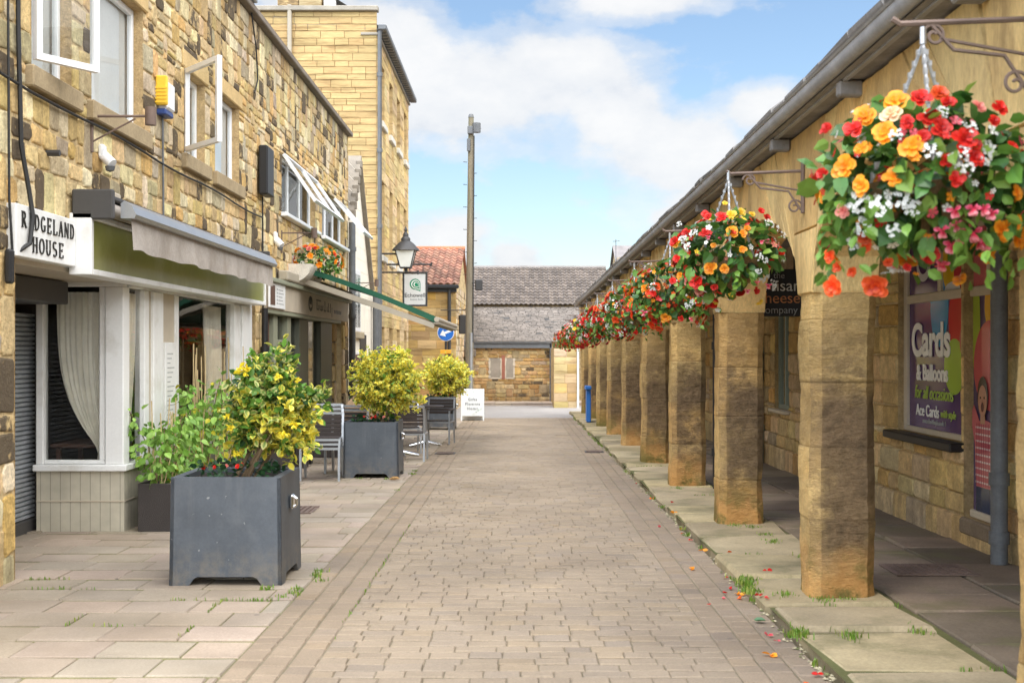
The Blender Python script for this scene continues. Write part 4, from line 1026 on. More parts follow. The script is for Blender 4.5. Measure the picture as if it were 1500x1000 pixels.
# house behind the arcade, mostly hidden
dh = thing('distant_house', 'distant stone house whose chimney and aerial rise behind the arcade roof', 'house', (6, 58, G(58)))
mb = MB((.45, .34, .19)); mb.box(4.4, 11, 54, 62, -.7, 4.2); mb.prism([(54, 4.2), (62, 4.2), (58, 6.2)], lambda u, z, d: (d, u, z), 4.4, 11); mb.build('wall', M['ashlar'], dh)
mb = MB((.2, .18, .17)); mb.quad((4.3, 53.8, 4.2), (11, 53.8, 4.2), (11, 58, 6.35), (4.3, 58, 6.35)); mb.quad((4.3, 62.2, 4.2), (11, 62.2, 4.2), (11, 58, 6.35), (4.3, 58, 6.35)); mb.build('roof', M['slate'], dh)
mb = MB((.36, .3, .22)); mb.add([(4.15, 55, 4.6), (4.65, 55, 4.6), (4.65, 55.6, 4.6), (4.15, 55.6, 4.6), (4.3, 55.1, 5.6), (4.5, 55.1, 5.6), (4.5, 55.5, 5.6), (4.3, 55.5, 5.6)], [(0, 1, 5, 4), (1, 2, 6, 5), (2, 3, 7, 6), (3, 0, 4, 7), (4, 5, 6, 7)]); mb.box(4.15, 4.65, 55, 55.6, 4.0, 4.6); mb.build('chimney', M['ashlar'], dh)
mb = MB(); mb.tube([(4.25, 55.3, 5.4), (4.25, 55.3, 6.4)], .018, 5); mb.tube([(4.12, 55.3, 6.3), (4.42, 55.3, 6.34)], .012, 4)
for k in range(4): mb.tube([(4.15 + k * .08, 55.2, 6.32), (4.15 + k * .08, 55.4, 6.32)], .008, 4)
mb.build('aerial', M['gutter'], dh)

# ================================================================== RIGHT: THE ARCADE
ar = thing('arcade_building', 'long golden stone market arcade with arched bays and overhanging eaves on the right', 'building', (1.79, 18, G(18)))
AX0, AX1 = 1.83, 2.24; PD = .4
PY = [4.3 + 3.6 * i for i in range(-1, 10)]
EZ = lambda y: 3.0 - .005 * y          # top of the wall under the eaves
SPR = lambda y: EZ(y) - 1.06
rng = random.Random(41)
agold = lambda r: (lambda k, q: (.62 * k, .43 * k * q, .18 * k * q * q))(r.uniform(.82, 1.15), r.uniform(.93, 1.06))
for i, y0 in enumerate(PY):
    mb = MB(); zb, zt = G(y0) + RZ - .03, SPR(y0); nz = 76; ch = .062
    # octagonal plan, each course of blocks slightly different, edges worn by noise
    plan = []
    cs = [(AX0 + ch, y0), (AX1 - ch, y0), (AX1, y0 + ch), (AX1, y0 + PD - ch), (AX1 - ch, y0 + PD), (AX0 + ch, y0 + PD), (AX0, y0 + PD - ch), (AX0, y0 + ch)]
    for k in range(8):
        a, b = cs[k], cs[(k + 1) % 8]; nsub = 9 if k % 2 == 0 else 3
        for s in range(nsub): t = s / nsub; plan.append((a[0] + (b[0] - a[0]) * t, a[1] + (b[1] - a[1]) * t))
    cuts = [zb]; 
    while cuts[-1] < zt - .5: cuts.append(cuts[-1] + rng.uniform(.38, .6))
    cuts.append(zt); cols = [tuple(q * f for q, f in zip(agold(rng), (.98, .95, .9))) for _ in cuts]; offs = [(rng.uniform(-.005, .005), rng.uniform(-.005, .005)) for _ in cuts]
    zs = sorted(set([zb + (zt - zb) * k / nz for k in range(nz + 1)] + [c + d for c in cuts[1:-1] for d in (-.012, 0, .012)]))
    vs, cl = [], []; cx, cy = (AX0 + AX1) / 2, y0 + PD / 2
    for z in zs:
        bi = max(k for k, c in enumerate(cuts) if c <= z + 1e-6); bi = min(bi, len(cuts) - 2)
        joint = any(abs(z - c) < .002 for c in cuts[1:-1])
        for (x, y) in plan:
            n1 = mnoise.noise(Vector((x * 3 + i * 7, y * 3, z * 2.2))); n2 = mnoise.noise(Vector((x * 11, y * 11, z * 9 + i * 3)))
            n3 = mnoise.noise(Vector((x * 24, y * 24, z * 20 + i)))
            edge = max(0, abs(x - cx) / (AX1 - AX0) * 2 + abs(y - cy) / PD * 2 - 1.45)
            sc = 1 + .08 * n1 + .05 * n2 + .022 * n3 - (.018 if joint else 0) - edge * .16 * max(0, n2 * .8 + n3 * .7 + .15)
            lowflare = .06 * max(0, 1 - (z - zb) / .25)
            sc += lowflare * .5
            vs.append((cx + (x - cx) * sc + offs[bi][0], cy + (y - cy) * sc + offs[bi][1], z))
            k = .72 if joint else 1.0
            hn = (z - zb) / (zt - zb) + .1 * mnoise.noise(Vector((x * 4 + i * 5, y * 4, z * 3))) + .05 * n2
            left = min(1, max(0, (cx - x) / (AX1 - AX0) * 2 - .55) / .3)           # street side coloured paler, as if lit from the left
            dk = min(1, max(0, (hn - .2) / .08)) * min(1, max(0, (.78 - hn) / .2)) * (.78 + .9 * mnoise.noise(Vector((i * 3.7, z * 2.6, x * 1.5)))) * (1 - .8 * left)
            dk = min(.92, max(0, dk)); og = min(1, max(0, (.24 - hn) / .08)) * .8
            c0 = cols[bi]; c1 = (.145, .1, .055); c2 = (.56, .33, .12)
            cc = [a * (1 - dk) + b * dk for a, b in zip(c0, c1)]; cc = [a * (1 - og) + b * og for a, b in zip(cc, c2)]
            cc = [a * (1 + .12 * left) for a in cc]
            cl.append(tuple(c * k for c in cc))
    n = len(plan)
    fs = [(r * n + k, r * n + (k + 1) % n, (r + 1) * n + (k + 1) % n, (r + 1) * n + k) for r in range(len(zs) - 1) for k in range(n)]
    fs.append(tuple((len(zs) - 1) * n + k for k in range(n)))
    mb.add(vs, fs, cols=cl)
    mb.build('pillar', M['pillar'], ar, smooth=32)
# wall over the arches: one block per voussoir
mb = MB()
def slab_block(poly, col, rel):
    cu = sum(p[0] for p in poly) / len(poly); cz = sum(p[1] for p in poly) / len(poly)
    def ins(p, q):
        dx, dz = cu - p[0], cz - p[1]; L = math.hypot(dx, dz); return (p[0] + dx / L * q, p[1] + dz / L * q)
    n = len(poly); p1 = [ins(p, .004) for p in poly]; p2 = [ins(p, .014) for p in poly]
    vs = [(AX1, u, z) for u, z in p1] + [(AX0 + .012 + rel, u, z) for u, z in p1] + [(AX0 + rel, u, z) for u, z in p2]
    fs = [(k + m * n, (k + 1) % n + m * n, (k + 1) % n + m * n + n, k + m * n + n) for m in (0, 1) for k in range(n)]
    fs += [tuple(range(n)), tuple(range(2 * n, 3 * n))]
    mb.add(vs, fs, col)
for i in range(len(PY) - 1):
    a, b = PY[i] + PD, PY[i + 1]; c = (a + b) / 2; hw = (b - a) / 2; zs_ = SPR(c); rise = .64
    na = 9; top0, top1 = a + .02, b - .02
    def arcp(t): an = math.pi * (1 - t); return (c + hw * math.cos(an), zs_ + rise * math.sin(an) ** .9)
    def topp(t): u = top0 + (top1 - top0) * (t * .8 + .1 + .05 * math.sin(t * 6.28)); return (u, EZ(u))
    ts = [0] + sorted(min(.97, max(.03, (k + rng.uniform(-.15, .15)) / na)) for k in range(1, na)) + [1]
    for t0, t1 in zip(ts, ts[1:]):
        lo = [arcp(t0 + (t1 - t0) * q / 4) for q in range(5)]
        hi = [topp(t1), topp(t0)]
        slab_block(lo + hi, agold(rng), rng.uniform(-.008, .008))
for i in range(len(PY)):
    y = PY[i]; l, r = y, y + PD
    def tp(ii, t):
        if ii < 0 or ii >= len(PY) - 1: return None
        a, b = PY[ii] + PD, PY[ii + 1]; u = a + .02 + (b - a - .04) * (t * .8 + .1 + .05 * math.sin(t * 6.28)); return (u, EZ(u))
    pl = tp(i - 1, 1) or (l - .3, EZ(l)); pr = tp(i, 0) or (r + .3, EZ(r)); m1 = (pl[0] + pr[0]) / 2
    zb = SPR(y + PD / 2)
    mid = zb + .42 + rng.uniform(-.05, .05)
    fl = l + (pl[0] - l) * (mid - zb) / (pl[1] - zb); frr = r + (pr[0] - r) * (mid - zb) / (pr[1] - zb)
    slab_block([(l, zb), (r, zb), (frr, mid), (fl, mid)], agold(rng), 0)
    slab_block([(fl, mid), (frr, mid), pr, pl], agold(rng), rng.uniform(-.006, .006))
mb.quad((AX1 - .1, PY[0], 2.5), (AX1 - .1, PY[-1] + PD, 2.5), (AX1 - .1, PY[-1] + PD, 2.85), (AX1 - .1, PY[0], 2.85), (.1, .07, .03))
mb.build('arch_wall', M['arch'], ar)
# eaves: soffit, fascia gutter, rafter blocks, stone slates
mb = MB()
n = 10; yy = [PY[0] + (PY[-1] + PD + .3 - PY[0]) * k / n for k in range(n + 1)]
for a, b in zip(yy, yy[1:]):
    mb.quad((1.68, a, EZ(a) + .012), (3.7, a, EZ(a) + .012), (3.7, b, EZ(b) + .012), (1.68, b, EZ(b) + .012))
mb.build('soffit', M['timber'], ar)
mb = MB(); gp = [(1.625, .065), (1.617, .075), (1.63, .08)] + [(1.673 - .043 * math.cos(R(a)), .05 - .05 * math.sin(R(a))) for a in range(0, 181, 20)] + [(1.72, .08), (1.72, -.02), (1.745, -.02), (1.745, .08)]
ng = len(gp)
for a, b in zip(yy, yy[1:]): mb.add([(x, y, EZ(y) + .02 + z) for y in (a, b) for x, z in gp], [(k, (k + 1) % ng, (k + 1) % ng + ng, k + ng) for k in range(ng)] + [tuple(range(ng)), tuple(range(ng, 2 * ng))])
mb.build('gutter', M['eaves_gutter'], ar, smooth=40)
y = PY[0] + .6
while y < PY[-1] + PD: mb = MB(); mb.box(1.7, 1.83, y, y + .08, EZ(y) - .075, EZ(y) + .008, .01); mb.build('rafter_block', M['timber'], ar); y += 1.8
mb = MB(); rr = random.Random(4)
def rc(r):
    k = r.uniform(.7, 1.25); return (.15 * k, .14 * k, .13 * k)
masonry(mb, PY[0], PY[-1] + PD + .3, 0, 5.2, lambda u, v, d: (1.62 + v * .8 - d * .6, u, EZ(u) + .1 + v * .6 + d * .8), ch=(.28, .36), cw=(.3, .7), colf=rc, rng=rr, gap=.012, dep=.03, jump=0, octo=False, jit=.014, mortar=(.05, .05, .05))
mb.build('roof', M['slate'], ar)
# inner wall with its openings
PI_ = lambda u, z, d: (3.65 - d, u, z)
ih = [(9.5, 10.36, .18, 2.62), (10.42, 12.15, .78, 2.62), (17.05, 18.0, .72, 2.2), (14.3, 15.4, -.2, 2.1), (21.6, 23.0, .6, 2.2), (25.5, 26.5, -.3, 2.0)]
mb = MB(); icol = lambda r: gold(r, .0, (.56, .39, .18), (.6, .45, .24), (.54, .33, .12), (.44, .33, .2))
masonry(mb, .8, 37.4, -.4, 2.95, PI_, ih, ch=(.2, .32), cw=(.28, .62), colf=icol, rng=rng, dep=.02, jit=.008, jump=.1)
for h in ih: reveal(mb, h, PI_, 0, -.14, (.4, .29, .15))
mb.box(2.3, 3.9, 37.0, 37.4, -.4, 2.9, .01, (.45, .33, .17))
mb.build('inner_wall', M['rubble'], ar)
mb = MB(); mb.box(3.62, 3.79, 9.48, 10.4, .04, .178, .02, (.2, .15, .1)); mb.build('door_step', M['dressed'], ar)
mb = MB(); mb.box(3.54, 3.8, 10.38, 12.3, .7, .775, .012); mb.build('sill', M['black'], ar)
# card shop glazing
mb = MB(); X = 3.74
fr = lambda a, b, z0, z1, x0=3.7, x1=3.78: mb.box(x0, x1, a, b, z0, z1, .008)
fr(12.05, 12.15, .78, 2.62); fr(10.4, 10.5, .3, 2.62); fr(10.5, 12.05, .778, .83); fr(10.5, 12.05, 1.98, 2.06); fr(10.5, 12.05, 2.54, 2.62); fr(11.1, 11.17, 2.06, 2.54)
fr(9.5, 9.58, .18, 2.62); fr(9.58, 10.4, 1.98, 2.06); fr(9.58, 10.4, 2.54, 2.62); fr(9.58, 10.4, .18, .24); fr(9.95, 10.0, 2.06, 2.54)
cw_ = mb.build('window', M['cream'], ar)
mb = MB(); mb.quad((3.735, 10.5, .8), (3.735, 12.05, .8), (3.735, 12.05, 2.6), (3.735, 10.5, 2.6)); mb.quad((3.735, 9.58, .2), (3.735, 10.4, .2), (3.735, 10.4, 2.6), (3.735, 9.58, 2.6)); mb.build('pane', M['glass'], cw_)
for (a, b, c, e) in ih[2:]:
    mb = MB(); 
    for q in ((a, a + .07, c, e), (b - .07, b, c, e), (a + .07, b - .07, e - .07, e), (a + .07, b - .07, c, c + .06), ((a + b) / 2 - .03, (a + b) / 2 + .03, c + .06, e - .07)): mb.box(3.7, 3.77, *q)
    w = mb.build('window', M['sagepipe'], ar)
    mb = MB(); mb.quad(*[(3.73, u, z) for u, z in ((a, c), (b, c), (b, e), (a, e))]); mb.build('pane', M['glass'], w)
    mb = MB(); mb.quad(*[(3.95, u, z) for u, z in ((a - .2, c - .2), (b + .2, c - .2), (b + .2, e + .2), (a - .2, e + .2))]); mb.build('room', M['interior'], w)
    if c > 0: mb = MB(); mb.box(3.56, 3.78, a - .06, b + .06, c - .05, c - .002, .01); mb.build('sill', M['cream'], ar)
# printed graphics in the card shop: one purple poster, one balloon poster above, one tall poster with a child
PP = lambda u, z, d: (3.745 - d, u, z)      # d grows towards the street
def poly(mb, pts, d, col): mb.add([PP(u, z, d) for u, z in pts], [tuple(range(len(pts)))], col)
po = thing('window_poster', 'purple poster advertising cards and balloons in the shop window over the black sill', 'poster', (3.74, 11.3, 1.4))
GL = .0145
mb = MB((.085, .04, .13)); poly(mb, [(12.05, .83), (10.5, .83), (10.5, 1.98), (12.05, 1.98)], GL, (.085, .04, .135)); mb.build('sheet', M['pic'], po)
def clip_el(cu, cz, ru, rz, u0, u1, z0, z1, n=40):
    return [(min(max(cu + ru * math.cos(2 * math.pi * k / n), u0), u1), min(max(cz + rz * math.sin(2 * math.pi * k / n), z0), z1)) for k in range(n)]
box_ = (10.5, 12.05, .83, 1.98)
for j, (cu, cz, ru, rz, c) in enumerate(((11.2, 1.95, .24, .38, (.05, .3, .55)), (10.72, 1.8, .23, .34, (.55, .03, .03)), (10.8, 1.4, .26, .24, (.33, .48, .06)), (10.55, 1.62, .12, .14, (.5, .12, .1)))):
    mb = MB(); poly(mb, clip_el(cu, cz, ru, rz, *box_), GL + .002 * (j + 1), c); mb.build('balloon', M['pic'], po)
tx = lambda s, sz, u, z, m, **k: text(s, sz, (3.745 - GL - .011, u, z), -90, M[m], po, **k)
tx('Cards', .42, 11.42, 1.62, 'whiteink', bold=.012, sx=1.05)
tx('& Balloons', .2, 11.38, 1.33, 'whiteink', bold=.006, sx=1.0)
tx('for all occasions', .17, 11.34, 1.15, 'limeink', shear=.25, sx=.95)
tx('Ace Cards', .15, 11.5, .985, 'whiteink', bold=.001, sx=1.0); tx('with style', .1, 10.95, .98, 'limeink', shear=.3)
tx('acecardswithstyle.co.uk  f', .06, 11.32, .895, 'greyink')
po2 = thing('balloon_poster', 'colourful balloon poster in the upper panes over the purple poster', 'poster', (3.74, 11.3, 2.3))
mb = MB(); poly(mb, [(12.05, 2.06), (11.17, 2.06), (11.17, 2.54), (12.05, 2.54)], GL, (.085, .04, .135)); poly(mb, [(11.1, 2.06), (10.5, 2.06), (10.5, 2.54), (11.1, 2.54)], GL, (.06, .22, .45)); mb.build('sheet', M['pic'], po2)
for j, (cu, cz, ru, rz, c, bx) in enumerate(((10.95, 2.32, .18, .26, (.6, .38, .02), (10.5, 11.1, 2.06, 2.54)), (10.68, 2.2, .14, .22, (.5, .05, .06), (10.5, 11.1, 2.06, 2.54)), (10.85, 2.05, .2, .08, (.6, .6, .62), (10.5, 11.1, 2.06, 2.54)), (11.62, 2.33, .2, .16, (.6, .58, .6), (11.17, 12.05, 2.06, 2.54)), (11.62, 2.36, .14, .12, (.085, .04, .135), (11.17, 12.05, 2.06, 2.54)))):
    mb = MB(); poly(mb, clip_el(cu, cz, ru, rz, *bx), GL + .002 * (j + 1), c); mb.build('balloon', M['pic'], po2)
po3 = thing('tall_poster', 'tall poster of a cheering child in a red checked shirt below a pink balloon', 'poster', (3.74, 10, 1.1))
mb = MB(); D3 = (9.58, 10.4, .24, 1.98)
poly(mb, [(10.4, .24), (9.58, .24), (9.58, 1.98), (10.4, 1.98)], GL, (.09, .06, .13)); poly(mb, [(10.4, 2.06), (10.0, 2.06), (10.0, 2.54), (10.4, 2.54)], GL, (.5, .12, .14)); poly(mb, [(9.95, 2.06), (9.58, 2.06), (9.58, 2.54), (9.95, 2.54)], GL, (.62, .4, .02)); mb.build('sheet', M['pic'], po3)
for j, (cu, cz, ru, rz, c) in enumerate(((9.85, 1.9, .26, .28, (.62, .33, .02)), (10.3, 1.75, .1, .4, (.33, .42, .05)), (9.98, 1.42, .36, .36, (.48, .09, .1)))):
    mb = MB(); poly(mb, clip_el(cu, cz, ru, rz, *D3), GL + .002 * (j + 1), c); mb.build('balloon', M['pic'], po3)
mb = MB(); b0 = GL + .01; u = 10.12
poly(mb, [(u + .16, .24), (u - .17, .24), (u - .16, .48), (u + .15, .48)], b0, (.03, .045, .09))               # jeans
poly(mb, [(u + .15, .44), (u - .17, .44), (u - .22, .8), (u - .4, 1.02), (u - .33, 1.12), (u - .16, .97), (u - .04, .985), (u + .08, .97), (u + .2, 1.1), (u + .28, 1.0), (u + .18, .78)], b0 + .001, (.5, .12, .14))
for k in range(9): poly(mb, [(u + .16, .47 + k * .055), (u - .19, .47 + k * .055), (u - .19, .485 + k * .055), (u + .16, .485 + k * .055)], b0 + .002, (.65, .5, .5))
for k in range(7): poly(mb, [(u + .14 - k * .05, .45), (u + .125 - k * .05, .45), (u + .125 - k * .05, .95), (u + .14 - k * .05, .95)], b0 + .003, (.3, .06, .09))
poly(mb, [(u + .05, .95), (u - .05, .95), (u - .05, 1.06), (u + .05, 1.06)], b0 + .004, (.42, .22, .14))
poly(mb, clip_el(u, 1.17, .115, .16, 9, 11, 0, 3), b0 + .005, (.03, .018, .012)); poly(mb, clip_el(u, 1.135, .095, .125, 9, 11, 0, 3), b0 + .006, (.45, .23, .15))
poly(mb, clip_el(u, 1.085, .03, .04, 9, 11, 0, 3), b0 + .007, (.1, .02, .02))
for s in (-1, 1): poly(mb, clip_el(u + .04 * s, 1.16, .014, .01, 9, 11, 0, 3), b0 + .007, (.03, .02, .015))
poly(mb, [(u + .012, 1.13), (u - .012, 1.13), (u, 1.155)], b0 + .007, (.38, .18, .11))
mb.build('printed_child', M['pic'], po3)
mb = MB(); mb.quad((4.0, 9.3, 0), (4.0, 12.4, 0), (4.0, 12.4, 2.8), (4.0, 9.3, 2.8)); mb.build('room', M['interior'], ar)

pipe('thick grey drainpipe with collars beside the tall child poster', [(3.53, 9.28, G(9) + RZ), (3.53, 9.28, 2.9)], .062, 'gutter', (.12, .55), .012)
pipe('slim black drainpipe behind the third visible pillar of the arcade', [(2.33, 14.86, G(15) + RZ), (2.33, 14.86, 2.85)], .05, 'black', (.3, 1.55), .014)
pipe('sage green drainpipe on the inner wall under the hanging cheese sign', [(3.57, 18.75, G(18) + RZ), (3.57, 18.75, 2.85)], .065, 'sagepipe', (.35, 1.5), .02)

# hanging cheese sign
cs_ = thing('hanging_sign', 'black hanging sign with white and orange cheese shop lettering inside the arcade', 'sign', (2.44, 12.3, 2.3))
mb = MB(); mb.box(2.28, 2.78, 12.28, 12.31, 1.87, 2.33, .006); mb.build('board', M['black'], cs_)
for x in (2.34, 2.68): mb = MB(); mb.tube([(x, 12.295, 2.33), (x, 12.295, 2.9)], .008, 6); mb.build('hanger', M['iron'], cs_)
tt = lambda s, sz, z, m: text(s, sz, (2.53, 12.276, z), 0, M[m], cs_, ext=.002)
tt('the', .085, 2.265, 'greyink'); tt('artisan', .16, 2.165, 'whiteink'); tt('cheese', .15, 2.045, 'orangeink'); tt('company', .1, 1.93, 'greyink')

# drain cover under the arcade, grille in the left pavement
gt = thing('drain_cover', 'dark iron drain cover set in the arcade flags', 'drain cover', (2.95, 8.9, G(9) + RZ))
mb = MB(); z = G(9) + RZ; mb.box(2.62, 3.2, 8.75, 9.2, z + .004, z + .016, .004)
for k in range(9):
    for j in range(7): mb.box(2.66 + k * .058, 2.7 + k * .058, 8.79 + j * .058, 8.83 + j * .058, z + .016, z + .021)
mb.build('plate', M['rust'], gt)
gt = thing('drain_grille', 'rusty metal grille set in pale paving beside the large near planter', 'drain grille', (-2.5, 13.1, G(13)))
mb = MB(); z = G(13.1)
for k in range(13): mb.box(-2.85 + k * .055, -2.82 + k * .055, 12.9, 13.4, z + .004, z + .014)
mb.box(-2.88, -2.12, 12.86, 12.9, z + .003, z + .015); mb.box(-2.88, -2.12, 13.4, 13.44, z + .003, z + .015); mb.quad((-2.88, 12.88, z + .003), (-2.12, 12.88, z + .003), (-2.12, 13.42, z + .003), (-2.88, 13.42, z + .003), (.1, .1, .1)); mb.build('bars', M['rust'], gt)
# ================================================================== PLANTERS
def planter(x, y, w, rz, label, seed, bl, latch=True, h=.745):
    z = G(y + .37)
    t = thing('planter', label, 'planter', (x, y + w / 2, z), 'square anthracite planters down the left pavement', R(rz))
    hw = w / 2; ht = hw * .985; hb = hw * 1.012; th_ = .025
    o = t.location
    mb = MB(); W = lambda a, b, c: (a + o.x, b + o.y, c + o.z)
    def side(s):
        # one wall with the cut-out between its feet
        def P(u, zz, d): 
            k = hb + (ht - hb) * zz / h; p = (u * k / hw, -k + d); 
            c, sn = math.cos(s * math.pi / 2), math.sin(s * math.pi / 2); return W(p[0] * c - p[1] * sn, p[0] * sn + p[1] * c, zz)
        f = .13 * w / .75
        pl = [(-hw, 0), (-hw + f, 0), (-hw + f + .035, .05), (-hw + f + .06, .062), (hw - f - .06, .062), (hw - f - .035, .05), (hw - f, 0), (hw, 0), (hw, h), (-hw, h)]
        mb.prism(pl, P, 0, th_)
    for s in range(4): side(s)
    mb.box(o.x - hw + .03, o.x + hw - .03, o.y - hw + .03, o.y + hw - .03, o.z + .07, o.z + .09)
    body = mb.build('body', M['planter'], t)
    mb = MB()
    for s in range(4):
        c, sn = math.cos(s * math.pi / 2), math.sin(s * math.pi / 2)
        pts = [(-ht, -ht), (ht, -ht), (ht - .06, -ht + .06), (-ht + .06, -ht + .06)]
        top = [W(a * c - b * sn, a * sn + b * c, h + .004) for a, b in pts]; bot = [W(a * c - b * sn, a * sn + b * c, h - .03) for a, b in pts]
        mb.add(top + bot, [(0, 1, 2, 3), (0, 4, 5, 1), (2, 6, 7, 3)])
    mb.build('rim', M['planter'], t)
    mb = MB(); mb.quad(W(-ht + .05, -ht + .05, h - .03), W(ht - .05, -ht + .05, h - .03), W(ht - .05, ht - .05, h - .03), W(-ht + .05, ht - .05, h - .03)); mb.build('soil', M['soil'], t)
    if latch:
        mb = MB(); mb.box(*[v for p in ((o.x + hw, o.x + hw + .03), (o.y - .09, o.y + .0), (o.z + h * .66, o.z + h * .8)) for v in p], bev=.012); mb.tube([W(hw + .03, -.06, h * .68), W(hw + .05, -.06, h * .7), W(hw + .05, -.06, h * .76), W(hw + .03, -.06, h * .78)], .012, 6)
        mb.build('lock', M['chrome'], t)
    # underplanting
    r = random.Random(seed); 
    mb = MB()
    for k in range(130):
        p = Vector((r.uniform(-.75, .8) * ht, r.uniform(-.8, .7) * ht, h + r.uniform(-.03, .07)))
        leaf(mb, W(*p), (r.gauss(0, 1), r.gauss(0, 1), .6), r.uniform(.035, .06), (.03, .08, .03), jc((.02, .07, .025), r, .3), r, 1.3)
    up = mb.build('foliage', M['leaf'], t)
    for k in range(5):
        bloom(t, 'red' if r.random() < .7 else 'coral', Vector((r.uniform(-.75, .7) * ht, r.uniform(-.8, .0) * ht, h + r.uniform(.05, .08))), .018, (r.uniform(-.5, .5), -1, .5), r)
    return t
pl1 = planter(-2.03, 8.74, .77, 0, 'large square anthracite planter nearest the camera with chrome lock and leaning green and yellow shrub', 1, 0)
pl2 = planter(-1.975, 16.86, .735, 0, 'square anthracite planter with dense round yellow shrub between the chairs', 2, 0)
pl3 = planter(-1.84, 29.0, .74, 0, 'farthest square anthracite planter beside the white pavement board', 3, 0)

def shrub(label, base, crown, r3, stems, seed, nclump, per, size, yellow, yfn=None, lumps=()):
    t = thing('variegated_shrub', label, 'shrub', base, 'variegated shrubs in the square planters')
    r = random.Random(seed); mb = MB()
    for k in range(stems):
        a = r.uniform(0, 6.28); d = .07 * (k > 0)
        p0 = Vector(base) + Vector((d * math.cos(a), d * math.sin(a), -.05)); p1 = Vector(crown) + Vector((r.uniform(-.5, .5) * r3[0], r.uniform(-.5, .5) * r3[1], -r3[2] * .1))
        m = p0.lerp(p1, .5) + Vector((r.uniform(-.05, .05), r.uniform(-.05, .05), 0))
        mb.tube([p0, p0.lerp(m, .5), m, p1], [.03 if k == 0 else .017, .026 if k == 0 else .015, .014, .007], 7)
        for q in range(7):
            s = m.lerp(p1, r.uniform(-.2, 1)); mb.tube([s, s + rdir(r) * .8 * Vector(r3).length * .33], [.007, .003], 5)
    mb.build('trunk', M['bark'], t, smooth=True)
    mb = MB(); bush(mb, crown, *r3, nclump, per, size, r, yellow, yfn)
    for (dx, dy, dz, rr, n) in lumps: bush(mb, (crown[0] + dx, crown[1] + dy, crown[2] + dz), rr, rr, rr, n, per, size, r, yellow, yfn)
    mb.build('crown', M['leaf'], t); return t
s1 = shrub('open variegated shrub with glossy green centre and yellow tips in the nearest planter', (-1.99, 9.12, G(9) + .73), (-1.78, 9.1, 1.1), (.26, .26, .31), 4, 51, 240, 8, .06, .5,
      lambda p, d, q: .6 if (p.z < 1.12 and p.x > -1.85) else .14, lumps=[(.22, .0, .04, .13, 24), (-.12, 0, .2, .15, 30), (.02, .05, .29, .15, 30), (.17, 0, -.12, .14, 28), (-.16, .0, -.12, .14, 26), (.33, 0, .1, .06, 10), (-.22, -.02, .0, .1, 16), (.2, 0, -.24, .1, 16), (-.14, 0, -.22, .1, 14)])
r = random.Random(77)
for (x, z, rr) in ((-1.93, 1.4, .09), (-1.68, 1.36, .05), (-1.54, 1.33, .04), (-2.04, 1.08, .045), (-2.02, 1.0, .06), (-1.56, 1.02, .07), (-1.64, .95, .07), (-1.98, .82, .05)):
    mb = MB()
    for k in range(22):
        leaf(mb, (x + r.uniform(-.25, .25) * rr, 8.82 + r.uniform(-.03, .05), z + r.uniform(-.25, .25) * rr), (r.gauss(0, 1), -.5 + r.gauss(0, .5), r.gauss(0, .6)), rr * r.uniform(.35, .62), jc((.72, .56, .02), r, .12), jc((.82, .7, .05), r, .1), r, .9)
    mb.build('yellow_shoot', M['leaf'], s1)
shrub('dense rounded yellow variegated shrub in the middle planter', (-1.93, 17.2, G(17) + .7), (-1.80, 17.2, 1.09), (.52, .48, .5), 4, 52, 900, 7, .055, .85, lumps=[(.12, 0, .3, .2, 40), (-.25, 0, .18, .22, 40), (.28, 0, -.1, .2, 40), (-.3, 0, -.15, .18, 34)])
shrub('wide bright yellow shrub in the farthest planter', (-1.75, 29.4, G(29) + .7), (-1.68, 29.4, .9), (.58, .5, .52), 3, 53, 620, 6, .066, .95, lumps=[(-.2, 0, .25, .26, 40), (.3, 0, .2, .22, 36), (.35, 0, -.05, .2, 30)])

